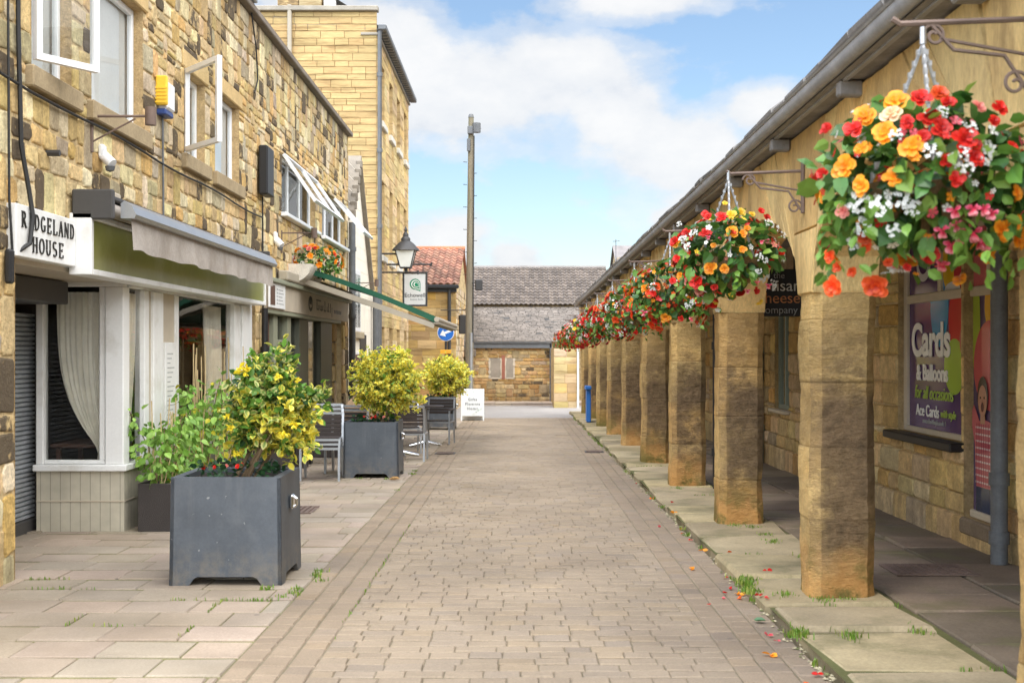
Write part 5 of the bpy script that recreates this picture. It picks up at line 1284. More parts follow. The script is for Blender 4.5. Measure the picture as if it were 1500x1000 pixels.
# rattan troughs with climbing plants along the shopfront
def trough(x0, x1, y0, y1, h, label, seed, dens, canes, yel, tall):
    z = G(y0); t = thing('rattan_trough', label, 'planter', ((x0 + x1) / 2, (y0 + y1) / 2, z), 'rattan troughs of climbers under the shop window')
    mb = MB(); e = .025
    mb.box(x0, x1, y0, y0 + e, z, z + h, .006); mb.box(x0, x1, y1 - e, y1, z, z + h, .006); mb.box(x0, x0 + e, y0 + e, y1 - e, z, z + h, .006); mb.box(x1 - e, x1, y0 + e, y1 - e, z, z + h, .006)
    mb.build('basketwork', M['wicker'], t)
    mb = MB(); mb.quad((x0 + e, y0 + e, z + h - .04), (x1 - e, y0 + e, z + h - .04), (x1 - e, y1 - e, z + h - .04), (x0 + e, y1 - e, z + h - .04)); mb.build('soil', M['soil'], t)
    r = random.Random(seed); mb = MB()
    for k in range(canes):
        x, y = r.uniform(x0 + .05, x1 - .05), r.uniform(y0 + .05, y1 - .05)
        mb.tube([(x, y, z + h - .06), (x + r.uniform(-.05, .05), y + r.uniform(-.05, .05), z + h + r.uniform(.5, tall))], .006, 5)
    for k in range(26):
        x, y = r.uniform(x0 + .04, x1 - .04), r.uniform(y0 + .04, y1 - .04); mb.tube([(x, y, z + h - .05), (x + r.uniform(-.1, .1), y + r.uniform(-.1, .1), z + h + r.uniform(.12, .35))], .004, 4)
    mb.build('cane', M['cane'], t)
    p = thing('climbing_plant', label.replace('dark rattan trough', 'green leafy climber').split(' holding')[0] + ', growing up canes', 'plant', ((x0 + x1) / 2, (y0 + y1) / 2, z + h - .03), 'leafy climbers in the rattan troughs')
    mb = MB(); stems = MB(); n = max(3, int((y1 - y0) * 6))
    for k in range(n):
        x, y = r.uniform(x0, x1), y0 + (y1 - y0) * (k + .5) / n; top = r.uniform(.38, .75) * (1 + .3 * (tall > 1.2)); q = Vector((x, y, z + h - .04)); pts = [q]
        ln = Vector((r.uniform(-.25, .25), r.uniform(-.3, .2), 0))
        for j in range(1, 7): pts.append(q + Vector((ln.x * j / 6 + r.uniform(-.03, .03), ln.y * j / 6 + r.uniform(-.03, .03), top * j / 6)))
        stems.tube(pts, .005, 5)
        for c in range(dens):
            f = r.random() ** .7; b = pts[min(5, int(f * 6))].lerp(pts[min(6, int(f * 6) + 1)], f * 6 % 1)
            d = Vector((r.gauss(0, 1), r.gauss(0, 1) - .3, r.uniform(-.7, .3))).normalized(); s = r.uniform(.045, .095)
            o = b + d * r.uniform(.02, .17) + Vector((0, 0, .02))
            g = jc((.17, .33, .05) if r.random() < .55 else (.28, .46, .09), r, .3)
            if r.random() < yel: g = jc((.55, .5, .04), r, .2)
            leaf(mb, o, d + Vector((0, 0, -.35)), s, jc(g, r, .1), g, r, 1.15, .35)
    stems.build('stem', M['bark'], p); mb.build('foliage', M['leaf'], p); return t
trough(-3.47, -3.17, 11.5, 12.45, .44, 'dark rattan trough nearest the bay corner holding broad green leaves', 61, 105, 9, .03, .9)
trough(-3.47, -3.17, 12.6, 13.9, .44, 'dark rattan trough below the menu board holding thin canes', 62, 85, 14, .1, 1.3)
trough(-3.47, -3.17, 14.05, 15.6, .44, 'dark rattan trough under the curtained window holding yellowing leaves', 63, 70, 14, .3, 1.4)
def tapered_pot(x, y, w, h, label):
    t = thing('tall_pot', label, 'planter', (x, y, G(y))); z = G(y); mb = MB()
    a, b = w * .38, w * .5
    mb.add([(x - a, y - a, z), (x + a, y - a, z), (x + a, y + a, z), (x - a, y + a, z), (x - b, y - b, z + h), (x + b, y - b, z + h), (x + b, y + b, z + h), (x - b, y + b, z + h), (x - b * .85, y - b * .85, z + h), (x + b * .85, y - b * .85, z + h), (x + b * .85, y + b * .85, z + h), (x - b * .85, y + b * .85, z + h)],
           [(0, 1, 5, 4), (1, 2, 6, 5), (2, 3, 7, 6), (3, 0, 4, 7), (4, 5, 9, 8), (5, 6, 10, 9), (6, 7, 11, 10), (7, 4, 8, 11)])
    mb.build('body', M['wicker'], t); mb = MB(); q = b * .86; mb.quad((x - q, y - q, z + h - .03), (x + q, y - q, z + h - .03), (x + q, y + q, z + h - .03), (x - q, y + q, z + h - .03)); mb.build('soil', M['soil'], t)
tapered_pot(-3.1, 16.5, .36, .62, 'tall dark tapered pot beside the white shopfront post')
tapered_pot(-3.25, 18.6, .34, .55, 'shorter dark tapered pot standing by the sage green door frame')

# ================================================================== CAFE FURNITURE
def chair_proto(name, label, arms=False):
    t = thing(name, label, 'chair'); w = .25
    r = .017
    def bar(n, pts, mat='alu', sq=True, rr=r): m = MB(); m.tube(pts, rr, 6, sq=sq); return m.build(n, M[mat], t)
    for s in (-1, 1):
        bar('leg', [(s * w, -.25, 0), (s * w, -.235, .43 if not arms else .64)])
        bar('leg', [(s * w, .27, 0), (s * w, .2, .44), (s * w, .24, .7), (s * w, .29, .86)])
        if arms: m = MB(); m.box(s * w - .03, s * w + .03, -.27, .2, .64, .665, .008); m.build('armrest', M['slat'], t)
    m = MB()
    m.tube([(-w, -.235, .42), (w, -.235, .42)], r, 4, sq=True); m.tube([(-w, .2, .42), (w, .2, .42)], r, 4, sq=True)
    for s in (-1, 1): m.tube([(s * w, -.235, .42), (s * w, .2, .42)], r, 4, sq=True)
    m.build('seat_frame', M['alu'], t)
    m = MB(); m.tube([(-w, .29, .86), (w, .29, .86)], r, 4, sq=True); m.build('top_rail', M['alu'], t)
    m = MB()
    for k in range(6): m.box(-w + .02, w - .02, -.225 + k * .07, -.163 + k * .07, .435, .45, .004)
    m.build('seat', M['slat'], t)
    m = MB()
    for k in range(5):
        z0 = .56 + k * .056; yb = .2 + .04 * (z0 - .44) / .26 if z0 < .7 else .24 + .05 * (z0 - .7) / .16
        m.box(-w + .018, w - .018, yb - .012, yb + .004, z0, z0 + .05, .004)
    m.build('backrest', M['slat'], t)
    return t
used = {'chair': False, 'arm': False}
protoC = chair_proto('cafe_chair', 'x'); protoA = chair_proto('cafe_armchair', 'x', True)
def put(proto, x, y, rz, label, group, z=0.0):
    key = proto.name; o = proto if not used.get(key) else copy_tree(proto); used[key] = True
    o.location = (x, y, G(y) + z); o.rotation_euler = (0, 0, R(rz)); o['label'] = label; o['group'] = group; return o
g1 = 'stacked cafe chairs left of the middle planter'
for k, nm in enumerate(('bottom', 'middle', 'topmost')):
    put(protoC, -2.6 - .006 * k, 16.68 + .03 * k, 2 + k, nm + ' slatted chair of the front stack left of the middle planter', g1, .056 * k)
for k, nm in enumerate(('bottom', 'upper')):
    put(protoC, -2.42, 17.75 + .03 * k, -4, nm + ' slatted chair of the stack hidden behind the middle planter', g1, .056 * k)
g2n = 'cafe chairs at the tables under the green awning'
put(protoC, -1.72, 19.95, 178, 'slatted chair with its back to the camera just right of the middle planter', g2n)
put(protoA, -1.52, 24.0, -8, 'armchair with silver frame facing the camera in front of the farthest planter', g2n)
put(protoA, -2.55, 23.4, 80, 'armchair at the left side of the farther cafe table', g2n)
put(protoC, -1.95, 21.6, 10, 'slatted chair on the far side of the nearer cafe table', g2n)
put(protoC, -2.75, 20.4, 85, 'slatted chair at the left side of the nearer cafe table', g2n)
def table(x, y, label, tilt=False):
    t = thing('cafe_table', label, 'table', (x, y, G(y)), 'pedestal tables on the cafe pavement'); z = G(y)
    mb = MB()
    if not tilt: mb.lathe([(0, .725), (.33, .725), (.345, .735), (.345, .745), (.335, .752), (0, .752)], (x, y, z), 28)
    else:
        Mx = Matrix.Rotation(R(80), 3, 'X') @ Matrix.Rotation(R(8), 3, 'Y'); mb.lathe([(0, -.013), (.345, -.013), (.35, 0), (.345, .013), (0, .013)], (x, y - .05, z + .76), 32, M=Mx)
    mb.build('tabletop', M['slat'] if not tilt else MAT('beech_tabletop', (.42, .27, .15), .5, var=.15, bump=.05), t, smooth=True)
    mb = MB(); mb.lathe([(.034, .06), (.034, .7), (.06, .722)], (x, y, z), 14); mb.build('pedestal', M['alu'], t, smooth=True)
    for k in range(4):
        a = k * math.pi / 2 + .3; c, s = math.cos(a), math.sin(a)
        mb = MB(); mb.tube([(x, y, z + .09), (x + .12 * c, y + .12 * s, z + .06), (x + .3 * c, y + .3 * s, z + .022)], [.035, .03, .022], 8)
        mb.build('foot', M['chrome'], t, smooth=True)
table(-1.93, 20.65, 'nearer cafe table with dark round top beside the chair with its back turned')
table(-1.72, 23.2, 'farther cafe table with bright metal foot in front of the silver armchair')
table(-2.2, 18.35, 'cafe table with its round wooden top tipped upright behind the middle planter', True)
wb_ = thing('wicker_screen', 'dark woven windbreak screen standing behind the stacked chairs', 'screen', (-3.0, 18.4, G(18)))
mb = MB(); z = G(19.2); mb.box(-3.2, -2.35, 19.2, 19.26, z + .1, z + .9, .01); mb.build('panel', M['wicker'], wb_)
for x in (-3.2, -2.4): mb = MB(); mb.box(x, x + .05, 19.15, 19.31, z, z + .9, .006); mb.build('post', M['black'], wb_)

# pavement board
M['board_white'] = flat('board_white', (.62, .63, .61), .5); M['midink'] = flat('mid_grey_ink', (.2, .21, .21), .6)
ab = thing('pavement_board', 'white folding pavement board with grey writing at the far left kerb', 'sign board', (-1.22, 33.6, G(33.6)))
z = G(33.5); mb = MB(); MX = Matrix.Translation((-1.23, 33.5, z)) @ Matrix.Rotation(R(-9), 4, 'X')
mb.box(-.31, .31, -.012, .012, .12, .85, .006, M=MX); mb.box(-.31, -.27, -.014, .01, 0, .12, M=MX); mb.box(.27, .31, -.014, .01, 0, .12, M=MX); mb.build('front_panel', M['board_white'], ab)
mb = MB(); MY = Matrix.Translation((-1.23, 33.78, z)) @ Matrix.Rotation(R(9), 4, 'X'); mb.box(-.3, .3, -.012, .012, 0, .84, .006, M=MY); mb.build('rear_panel', M['white'], ab)
for s, sz, zz in (('Gifts', .1, .56), ('Flowers', .1, .44), ('Home', .1, .32)):
    o = text(s, sz, (-1.23, 33.5 + zz * math.tan(R(9)) - .018, z + zz), 0, M['midink'], ab, ext=.002, space=1.25, bold=.003); o.rotation_euler = (R(81), 0, 0)
mb = MB(); r = random.Random(9)
for k in range(14): leaf(mb, (-1.23 + .02 + k * .017, 33.5 + (.17 + k * .012) * math.tan(R(9)) - .02, z + .17 + k * .012), (r.uniform(-1, 1), 0, r.uniform(-1, 1)), .03, (.2, .35, .25), (.25, .4, .3), r)
for k in range(10): leaf(mb, (-1.5 + k * .06, 33.5 + .78 * math.tan(R(9)) - .02, z + .78 + .01 * math.sin(k)), (r.uniform(-1, 1), 0, r.uniform(-1, 1)), .035, (.35, .45, .38), (.4, .5, .42), r)
mb.build('painted_leaves', M['leaf'], ab)

# ================================================================== SIGNS, LAMP, POLE
rs_ = thing('direction_sign', 'round blue sign with white arrow on a dark post beyond the green awning', 'road sign', (-2.14, 37, G(37)))
yb = 37.0; mb = MB(); mb.tube([(-2.14, yb + .05, G(37)), (-2.14, yb + .05, 2.3)], .038, 10); mb.build('post', M['iron'], rs_, smooth=True)
mb = MB(); mb.tube([(-2.14, yb + .05, 1.42), (-2.14, yb + .05, 1.56)], .05, 10); mb.box(-2.3, -1.98, yb - .02, yb + .0, 1.44, 1.56, .01); mb.build('band', M['orangeband'], rs_)
PS = lambda u, v, d: (u, yb - d, v)
mb = MB(); mb.lathe([(0, -.01), (.245, -.01), (.25, 0), (0, .0)], (-2.14, yb, 2.06), 40, M=Matrix.Rotation(R(90), 3, 'X')); mb.build('rim', M['white'], rs_)
mb = MB(); mb.disc(PS, -2.14, 2.06, .232, .232, .013); mb.build('disc', M['signblue'], rs_)
mb = MB(); MR = lambda a, b: (-2.14 + (a * math.cos(.4) - b * math.sin(.4)), 2.06 + (a * math.sin(.4) + b * math.cos(.4)))
mb.add([PS(*MR(a, b), .016) for a, b in ((.17, .035), (.17, -.035), (-.04, -.035), (-.04, -.11), (-.19, 0), (-.04, .11), (-.04, .035))], [(0, 1, 2, 6), (2, 3, 4), (2, 4, 6), (4, 5, 6)]); mb.build('arrow', M['white'], rs_)

es = thing('hanging_sign', 'framed white hanging sign with green leaf emblem below a bracket on the tall house', 'sign', (-2.8, 34, 3.2))
mb = MB()
for q in ((-3.13, -2.46, 2.72, 2.77), (-3.13, -2.46, 3.6, 3.65), (-3.13, -3.08, 2.77, 3.6), (-2.51, -2.46, 2.77, 3.6)): mb.box(q[0], q[1], 33.96, 34.04, q[2], q[3], .006)
mb.build('frame', M['iron'], es)
mb = MB(); mb.box(-3.08, -2.51, 33.98, 34.02, 2.77, 3.6); mb.build('board', M['board_white'], es)
def drop(mb, cx, cz, r, d, col=None, rev=1):
    pts = [(cx + r * math.cos(R(a)), cz + r * math.sin(R(a))) for a in range(0, 271, 10)] + [(cx + r * .98, cz - r * 1.35)]
    mb.add([(u, 33.979 - d, v) for u, v in pts], [tuple(range(len(pts)))], col)
for k, (r_, m_) in enumerate(((.145, 'greenink'), (.115, 'white'), (.095, 'greenink'), (.066, 'white'), (.05, 'greenink'))):
    mb = MB(); drop(mb, -2.79 + .008 * k, 3.32 - .003 * k, r_, .002 * (k + 1)); mb.build('emblem', M[m_], es)
text('Echowell', .155, (-2.795, 33.974, 3.02), 0, M['ink'], es, ext=.002); mb = MB()
for k in range(9): mb.box(-2.92 + k * .037 + .02 * (k > 4), -2.895 + k * .037 + .02 * (k > 4), 33.974, 33.978, 2.885, 2.925 + .015 * (k in (0, 5, 7)))
mb.build('small_lettering', M['greyink'], es)
mb = MB(); mb.tube([(FX, 34, 3.85), (-2.35, 34, 3.85)], .025, 8); mb.tube([(-2.38, 34, 3.8), (-2.34, 34, 3.9)], .03, 6); mb.tube([(-3.3, 34, 3.86), (-3.1, 34, 3.97), (-2.9, 34, 3.87), (-2.75, 34, 3.94), (-2.6, 34, 3.87)], .012, 6)
for x in (-3.0, -2.58): mb.tube([(x, 34, 3.85), (x, 34, 3.65)], .01, 6)
mb.build('bracket', M['iron'], es)

lt = thing('street_lantern', 'four sided street lantern with pointed cap on a wall arm of the tall house', 'lantern', (-2.9, 32.6, 3.7))
lx, ly = -2.92, 32.6; mb = MB()
def ring4(w, z): return [(lx - w, ly - w, z), (lx + w, ly - w, z), (lx + w, ly + w, z), (lx - w, ly + w, z)]
mb.add(ring4(.13, 3.68) + ring4(.245, 4.12), [(0, 1, 5, 4), (1, 2, 6, 5), (2, 3, 7, 6), (3, 0, 4, 7), (0, 1, 2, 3)]); mb.build('glass', M['lampglass'], lt)
mb = MB()
for a, b in zip(ring4(.135, 3.67), ring4(.25, 4.12)): mb.tube([a, b], .016, 5)
for z, w in ((3.67, .135), (4.12, .25)):
    q = ring4(w, z)
    for k in range(4): mb.tube([q[k], q[(k + 1) % 4]], .018, 5)
mb.build('frame', M['iron'], lt)
mb = MB(); mb.lathe([(.36, 4.11), (.34, 4.15), (.2, 4.3), (.12, 4.36), (.12, 4.42), (.07, 4.48), (.075, 4.52), (.03, 4.6), (.045, 4.64), (.0, 4.76)], (lx, ly, 0), 14); mb.build('cap', M['iron'], lt, smooth=True)
mb = MB(); mb.tube([(FX, ly, 4.03), (-3.17, ly, 4.03)], .025, 8); mb.tube([(FX, ly, 3.55), (-2.6, ly, 3.55)], .022, 8); mb.tube([(lx, ly, 3.55), (lx, ly, 3.68)], .04, 8); mb.tube([(-2.6, ly, 3.5), (-2.6, ly, 3.6)], .03, 6); mb.build('wall_arm', M['iron'], lt)

tp = thing('telegraph_pole', 'tall weathered wooden telegraph pole standing at the far end of the street', 'pole', (-1.6, 40.5, G(40.5)))
mb = MB(); mb.tube([(-1.6, 40.5, G(40.5)), (-1.575, 40.5, 3), (-1.53, 40.5, 9.05)], [.145, .125, .085], 14); mb.build('pole', M['pole'], tp, smooth=True)
mb = MB(); mb.tube([(-1.53, 40.5, 9.0), (-1.53, 40.5, 9.1)], [.1, .07], 10); mb.build('cap', M['gutter'], tp)
mb = MB(); mb.box(-1.64, -1.46, 40.32, 40.45, 8.45, 8.7, .02); mb.tube([(-1.35, 40.4, 8.5), (-1.35, 40.4, 8.8)], .13, 8); mb.box(-1.66, -1.55, 40.35, 40.45, 7.9, 8.3, .015); mb.build('junction_box', M['gutter'], tp)
mb = MB(); r = random.Random(6)
for k in range(16):
    a = rdir(r) * .16; mb.tube([(-1.4, 40.4, 8.65), (-1.38 + a.x, 40.4 + a.y * .4, 8.65 + a.z), (-1.3 + a.x * .7, 40.4, 8.6 + a.z * .8)], .007, 4)
mb.build('wire_coil', M['cable'], tp)
mb = MB(); mb.tube([(-1.55, 40.36, G(40)), (-1.53, 40.37, 2.1)], .05, 8); mb.build('conduit', M['steel'], tp, smooth=True)
mb = MB(); mb.tube([(-1.47, 40.4, 1.8), (-1.43, 40.42, 8.4)], .018, 5); mb.build('cable', M['cable'], tp)
mb = MB()
for k in range(12): z = 3.6 + k * .36; mb.tube([(-1.56 + .1 * (-1) ** k, 40.45, z), (-1.56 + .22 * (-1) ** k, 40.45, z + .01)], .01, 4)
mb.build('step_peg', M['iron'], tp)
mb = MB(); mb.box(-1.4, -1.16, 40.3, 40.45, 3.45, 3.8, .03); mb.tube([(-1.5, 40.4, 3.7), (-1.3, 40.4, 3.7)], .02, 6); mb.build('lamp', M['iron'], tp)

bn = thing('litter_bin', 'slim bright blue bin with a projecting lid against a far arcade pillar', 'bin', (1.7, 31.6, G(31) + RZ))
z = G(31) + RZ; mb = MB(); mb.box(1.68, 1.79, 31.3, 31.75, z, z + .8, .015); mb.build('body', M['binblue'], bn)
mb = MB(); mb.box(1.65, 1.8, 31.22, 31.78, z + .8, z + .9, .02); mb.build('lid', M['binblue'], bn)

# ================================================================== THINGS FIXED TO THE LEFT WALL
al = thing('alarm_box', 'yellow and white alarm box with blue foot between the first floor windows', 'alarm box', (FX, 12.6, 4))
mb = MB(); mb.box(FX, FX + .11, 12.45, 12.72, 3.92, 4.2, .02); mb.build('front', M['white'], al)
mb = MB(); mb.box(FX + .0, FX + .115, 12.4, 12.455, 3.95, 4.24, .012); 
for k in range(5): mb.box(FX + .0, FX + .118, 12.392, 12.4, 3.97 + k * .035, 3.985 + k * .035)
mb.build('side', M['yellowplastic'], al)
mb = MB(); mb.box(FX + .0, FX + .1, 12.42, 12.7, 3.86, 3.918, .012); mb.build('foot', M['blueplastic'], al)
def wallbracket(y, z, L, label):
    t = thing('basket_bracket', label, 'bracket', (FX, y, z), 'empty basket brackets on the left wall')
    mb = MB(); mb.tube([(FX, y, z), (FX + L, y, z)], .012, 6); mb.tube([(FX, y, z - .22), (FX + L * .72, y, z - .02)], .008, 6); mb.box(FX, FX + .02, y - .02, y + .02, z - .3, z + .04, .004)
    mb.build('arm', M['rust'], t)
    mb = MB(); mb.tube([(FX + L - .02, y, z - .075), (FX + L - .02, y, z + .075)], .045, 10); mb.build('end_weight', M['rust'], t, smooth=True)
wallbracket(10.53, 3.49, .52, 'rusty bracket arm without basket below the nearest first floor window')
wallbracket(18.95, 3.3, .52, 'black bracket arm with round end weight above the wall flower trough')
wallbracket(27.0, 2.98, .55, 'thin bracket arm at the far end of the rubble wall')
def camera_(y, z, label, s=1.0):
    t = thing('security_camera', label, 'camera', (FX, y, z), 'security cameras on the left wall')
    mb = MB(); mb.box(FX, FX + .05, y - .05 * s, y + .05 * s, z, z + .12 * s, .015); mb.tube([(FX + .03, y, z + .03), (FX + .12, y - .03, z - .05 * s)], .045 * s, 10); mb.build('housing', M['upvc'], t, smooth=True)
    mb = MB(); mb.lathe([(.0, -.05), (.035, -.035), (.045, 0)], (FX + .1, y - .03, z - .07 * s), 10); mb.build('lens_dome', M['gutter'], t, smooth=True)
camera_(10.75, 3.17, 'small white security camera under the nearest window sill')
camera_(18.4, 3.12, 'white security camera near the middle bracket arm', 1.2)
t = thing('wall_light', 'tall black rectangular wall light between first floor windows', 'wall light', (FX, 17.4, 4)); mb = MB(); mb.box(FX + .03, FX + .16, 17.15, 17.6, 3.66, 4.33, .02); mb.build('housing', M['black'], t)
mb = MB(); mb.box(FX, FX + .03, 17.3, 17.45, 3.8, 4.2); mb.build('mount', M['iron'], t)
t = thing('junction_box', 'beige junction box on the wall beside the awning end', 'electrical box', (FX, 10.9, 2.8)); mb = MB(); mb.box(FX, FX + .1, 10.78, 11.02, 2.76, 2.9, .012); mb.build('case', M['cream'], t)
t = thing('pipe_stub', 'short dark pipe stub sticking out of the near rubble wall', 'pipe', (FX, 9.5, 3.0)); mb = MB(); mb.tube([(FX, 9.55, 3.03), (FX + .1, 9.55, 3.03)], .025, 8); mb.build('stub', M['iron'], t)
def cable(label, pts, r, mat='cable'):
    t = thing('wall_cable', label, 'cable', pts[0]); mb = MB(); mb.tube(pts, r, 6); mb.build('cable', M[mat], t, smooth=True)
xo = FX + .035
cable('thick black cable hanging down the near wall in front of the house sign', [(xo, 8.87, 6.0), (xo, 8.9, 5), (xo, 8.92, 3.8), (xo, 8.97, 3.0), (xo + .03, 9.03, 2.7), (xo + .05, 9.06, 2.5), (xo + .05, 9.0, 2.3), (xo, 8.86, 2.22)], .017)
cable('thin black cable running level under the first floor sills', [(xo, 8.3, 3.55)] + [(xo - .005 * (k % 2), 8.6 + k * .55, 3.43 - .015 * math.sin(k) - .004 * k) for k in range(17)], .011)
cable('thin black cable down the wall at the far left edge', [(xo, 8.72, 6.0), (xo, 8.74, 4), (xo, 8.76, 2.6), (xo, 8.82, 2.2)], .009)
cable('grey cable dropping from the alarm box', [(FX + .03, 12.55, 3.87), (FX + .03, 12.57, 3.2), (FX + .03, 12.58, 2.8)], .011, 'gutter')
cable('dark cable dropping below the black wall light', [(FX + .03, 17.45, 3.66), (FX + .03, 17.46, 2.58)], .012)
cable('loose black cable looped below the coping', [(xo, 16.7, 6.0), (xo, 17.0, 5.6), (xo, 17.1, 5.2), (xo, 16.9, 4.98)], .01)
t = thing('wall_handset', 'small black entry handset on the near stone pier', 'intercom', (FX, 8.75, 2.1)); mb = MB(); mb.box(FX + .02, FX + .07, 8.7, 8.78, 2.0, 2.24, .015); mb.build('case', M['black'], t)

# ================================================================== FLOWER BASKETS
def foliage(mb, c, rx, ry, rz, n, size, r, trail=.3, skip=None):
    for k in range(n):
        d = rdir(r); q = r.uniform(.55, 1.0)
        nn = 1 + .22 * mnoise.noise(Vector(d) * 2 + Vector(c))
        p = Vector((c[0] + d.x * rx * q * nn, c[1] + d.y * ry * q * nn, c[2] + d.z * rz * q * nn))
        if skip and skip(p - Vector(c)): continue
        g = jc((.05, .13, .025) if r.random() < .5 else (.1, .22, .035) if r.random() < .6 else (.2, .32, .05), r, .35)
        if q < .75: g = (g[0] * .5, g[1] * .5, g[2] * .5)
        ld = (d + Vector((0, 0, -.25)) + rdir(r) * .8).normalized()
        leaf(mb, p, ld, size * r.uniform(.6, 1.3), jc(g, r, .15), g, r, r.uniform(.9, 1.4), .3)
    ns = int(n * .05)
    for k in range(ns):     # trailing stems
        a = r.uniform(0, 6.28); p = Vector((c[0] + math.cos(a) * rx * .8, c[1] + math.sin(a) * ry * .8, c[2] - rz * .3)); L = r.uniform(.3, 1.1) * trail
        if skip and skip(p - Vector(c) - Vector((0, 0, L * .6))): continue
        for j in range(5):
            q = p + Vector((math.cos(a) * .05 * j / 5, math.sin(a) * .05 * j / 5, -L * j / 5)); g = jc((.14, .26, .04), r, .35)
            leaf(mb, q, (r.gauss(0, 1), r.gauss(0, 1), -.8), size * .75, g, g, r, 1.0, .2)
def basket(i, label, cx, cy, cz, pal, n, nfl, hand=None, rx=.385, rz=.27, seed=0):
    t = thing('hanging_basket', label, 'hanging basket', (cx, cy, cz), 'flower baskets hanging along the arcade'); r = random.Random(900 + seed + i)
    mb = MB(); mb.lathe([(.0, cz - .2), (.1, cz - .19), (.17, cz - .12), (.2, cz - .02), (.205, cz), (.19, cz), (0, cz - .02)], (cx, cy, 0), 20); mb.build('liner', M['coir'], t, smooth=True)
    mb = MB()
    for k in range(3):
        a = k * 2.1 + .4; mb.tube([(cx + .2 * math.cos(a), cy + .2 * math.sin(a), cz), (cx, cy, cz + .5)], .007, 5)
        for q in range(13): f = q / 13; p = Vector((cx + .2 * math.cos(a), cy + .2 * math.sin(a), cz)).lerp(Vector((cx, cy, cz + .5)), f); mb.tube([p, p + Vector((0, 0, .02))], .0095, 5)
    mb.tube([(cx, cy, cz + .5), (cx, cy, cz + .56)], .012, 6); mb.build('chain', M['steel'], t)
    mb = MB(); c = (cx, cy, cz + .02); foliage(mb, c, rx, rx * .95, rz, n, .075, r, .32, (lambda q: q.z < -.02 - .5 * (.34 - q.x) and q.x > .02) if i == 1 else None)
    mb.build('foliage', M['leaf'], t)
    mb = MB(); pc = {'orange': (.9, .33, .02), 'red': (.62, .02, .015), 'yellow': (.92, .6, .05), 'scarlet': (.8, .1, .016), 'coral': (.78, .24, .18), 'pink': (.8, .12, .16), 'white': (.82, .82, .76)}
    for k in range(230 if i else 150):      # small filler blossom, densest low on the trailing stems
        d = rdir(r, -1); kind = r.choices([p[0] for p in pal], [p[1] for p in pal])[0]; nn = 1 + .22 * mnoise.noise(Vector(d) * 2 + Vector(c)); q = r.uniform(.85, 1.0)
        if i == 1 and d.x > .1 and d.z < .1: continue
        p = Vector(c) + Vector((d.x * rx * nn * q, d.y * rx * nn * q, d.z * rz * nn * q - (r.random() ** 2 * .1 if d.z < 0 else 0))); s0 = r.uniform(.009, .02); x, dd, zz = frame(d + rdir(r) * .5); cc = jc(pc[kind], r, .25)
        for g in range(5):
            a0, a1 = g * 1.257, g * 1.257 + 1.0
            mb.add([tuple(p), tuple(p + (x * math.cos(a0) + zz * math.sin(a0)) * s0 + dd * s0 * .3), tuple(p + (x * math.cos((a0 + a1) / 2) + zz * math.sin((a0 + a1) / 2)) * s0 * 1.3 + dd * s0 * .2), tuple(p + (x * math.cos(a1) + zz * math.sin(a1)) * s0 + dd * s0 * .3)], [(0, 1, 2, 3)], cc)
    mb.build('blossom', M['petal'], t)
    cnt = 0
    for (dx, dz, kind, rad) in (hand or []):
        q = min(.98, math.hypot(dx / rx, (dz - .02) / (rz * 1.15))); dy = -rx * math.sqrt(max(.03, 1 - q * q)) * .95
        bloom(t, kind, Vector((dx, dy - .01, dz)), rad, (dx * 1.2, -.5, dz * .8 + .12), r); cnt += 1
    while cnt < nfl:
        d = rdir(r, -.8)
        if hand and d.y < .1: continue
        kind = r.choices([p[0] for p in pal], [p[1] for p in pal])[0]
        lo = d.z < -.2
        if kind == 'pink' and not lo: kind = 'red'
        rad = {'white': .042, 'pink': .036}.get(kind, .038) * r.uniform(.7, 1.25)
        nn = 1 + .2 * mnoise.noise(Vector(d) * 2 + Vector(c)); p = Vector((d.x * rx * 1.02 * nn, d.y * rx * .97 * nn, .02 + d.z * rz * 1.02 * nn - (r.uniform(0, .16) if lo else 0)))
        bloom(t, kind, p, rad, d + Vector((0, 0, .15)), r); cnt += 1
    return t
k_ = .00243
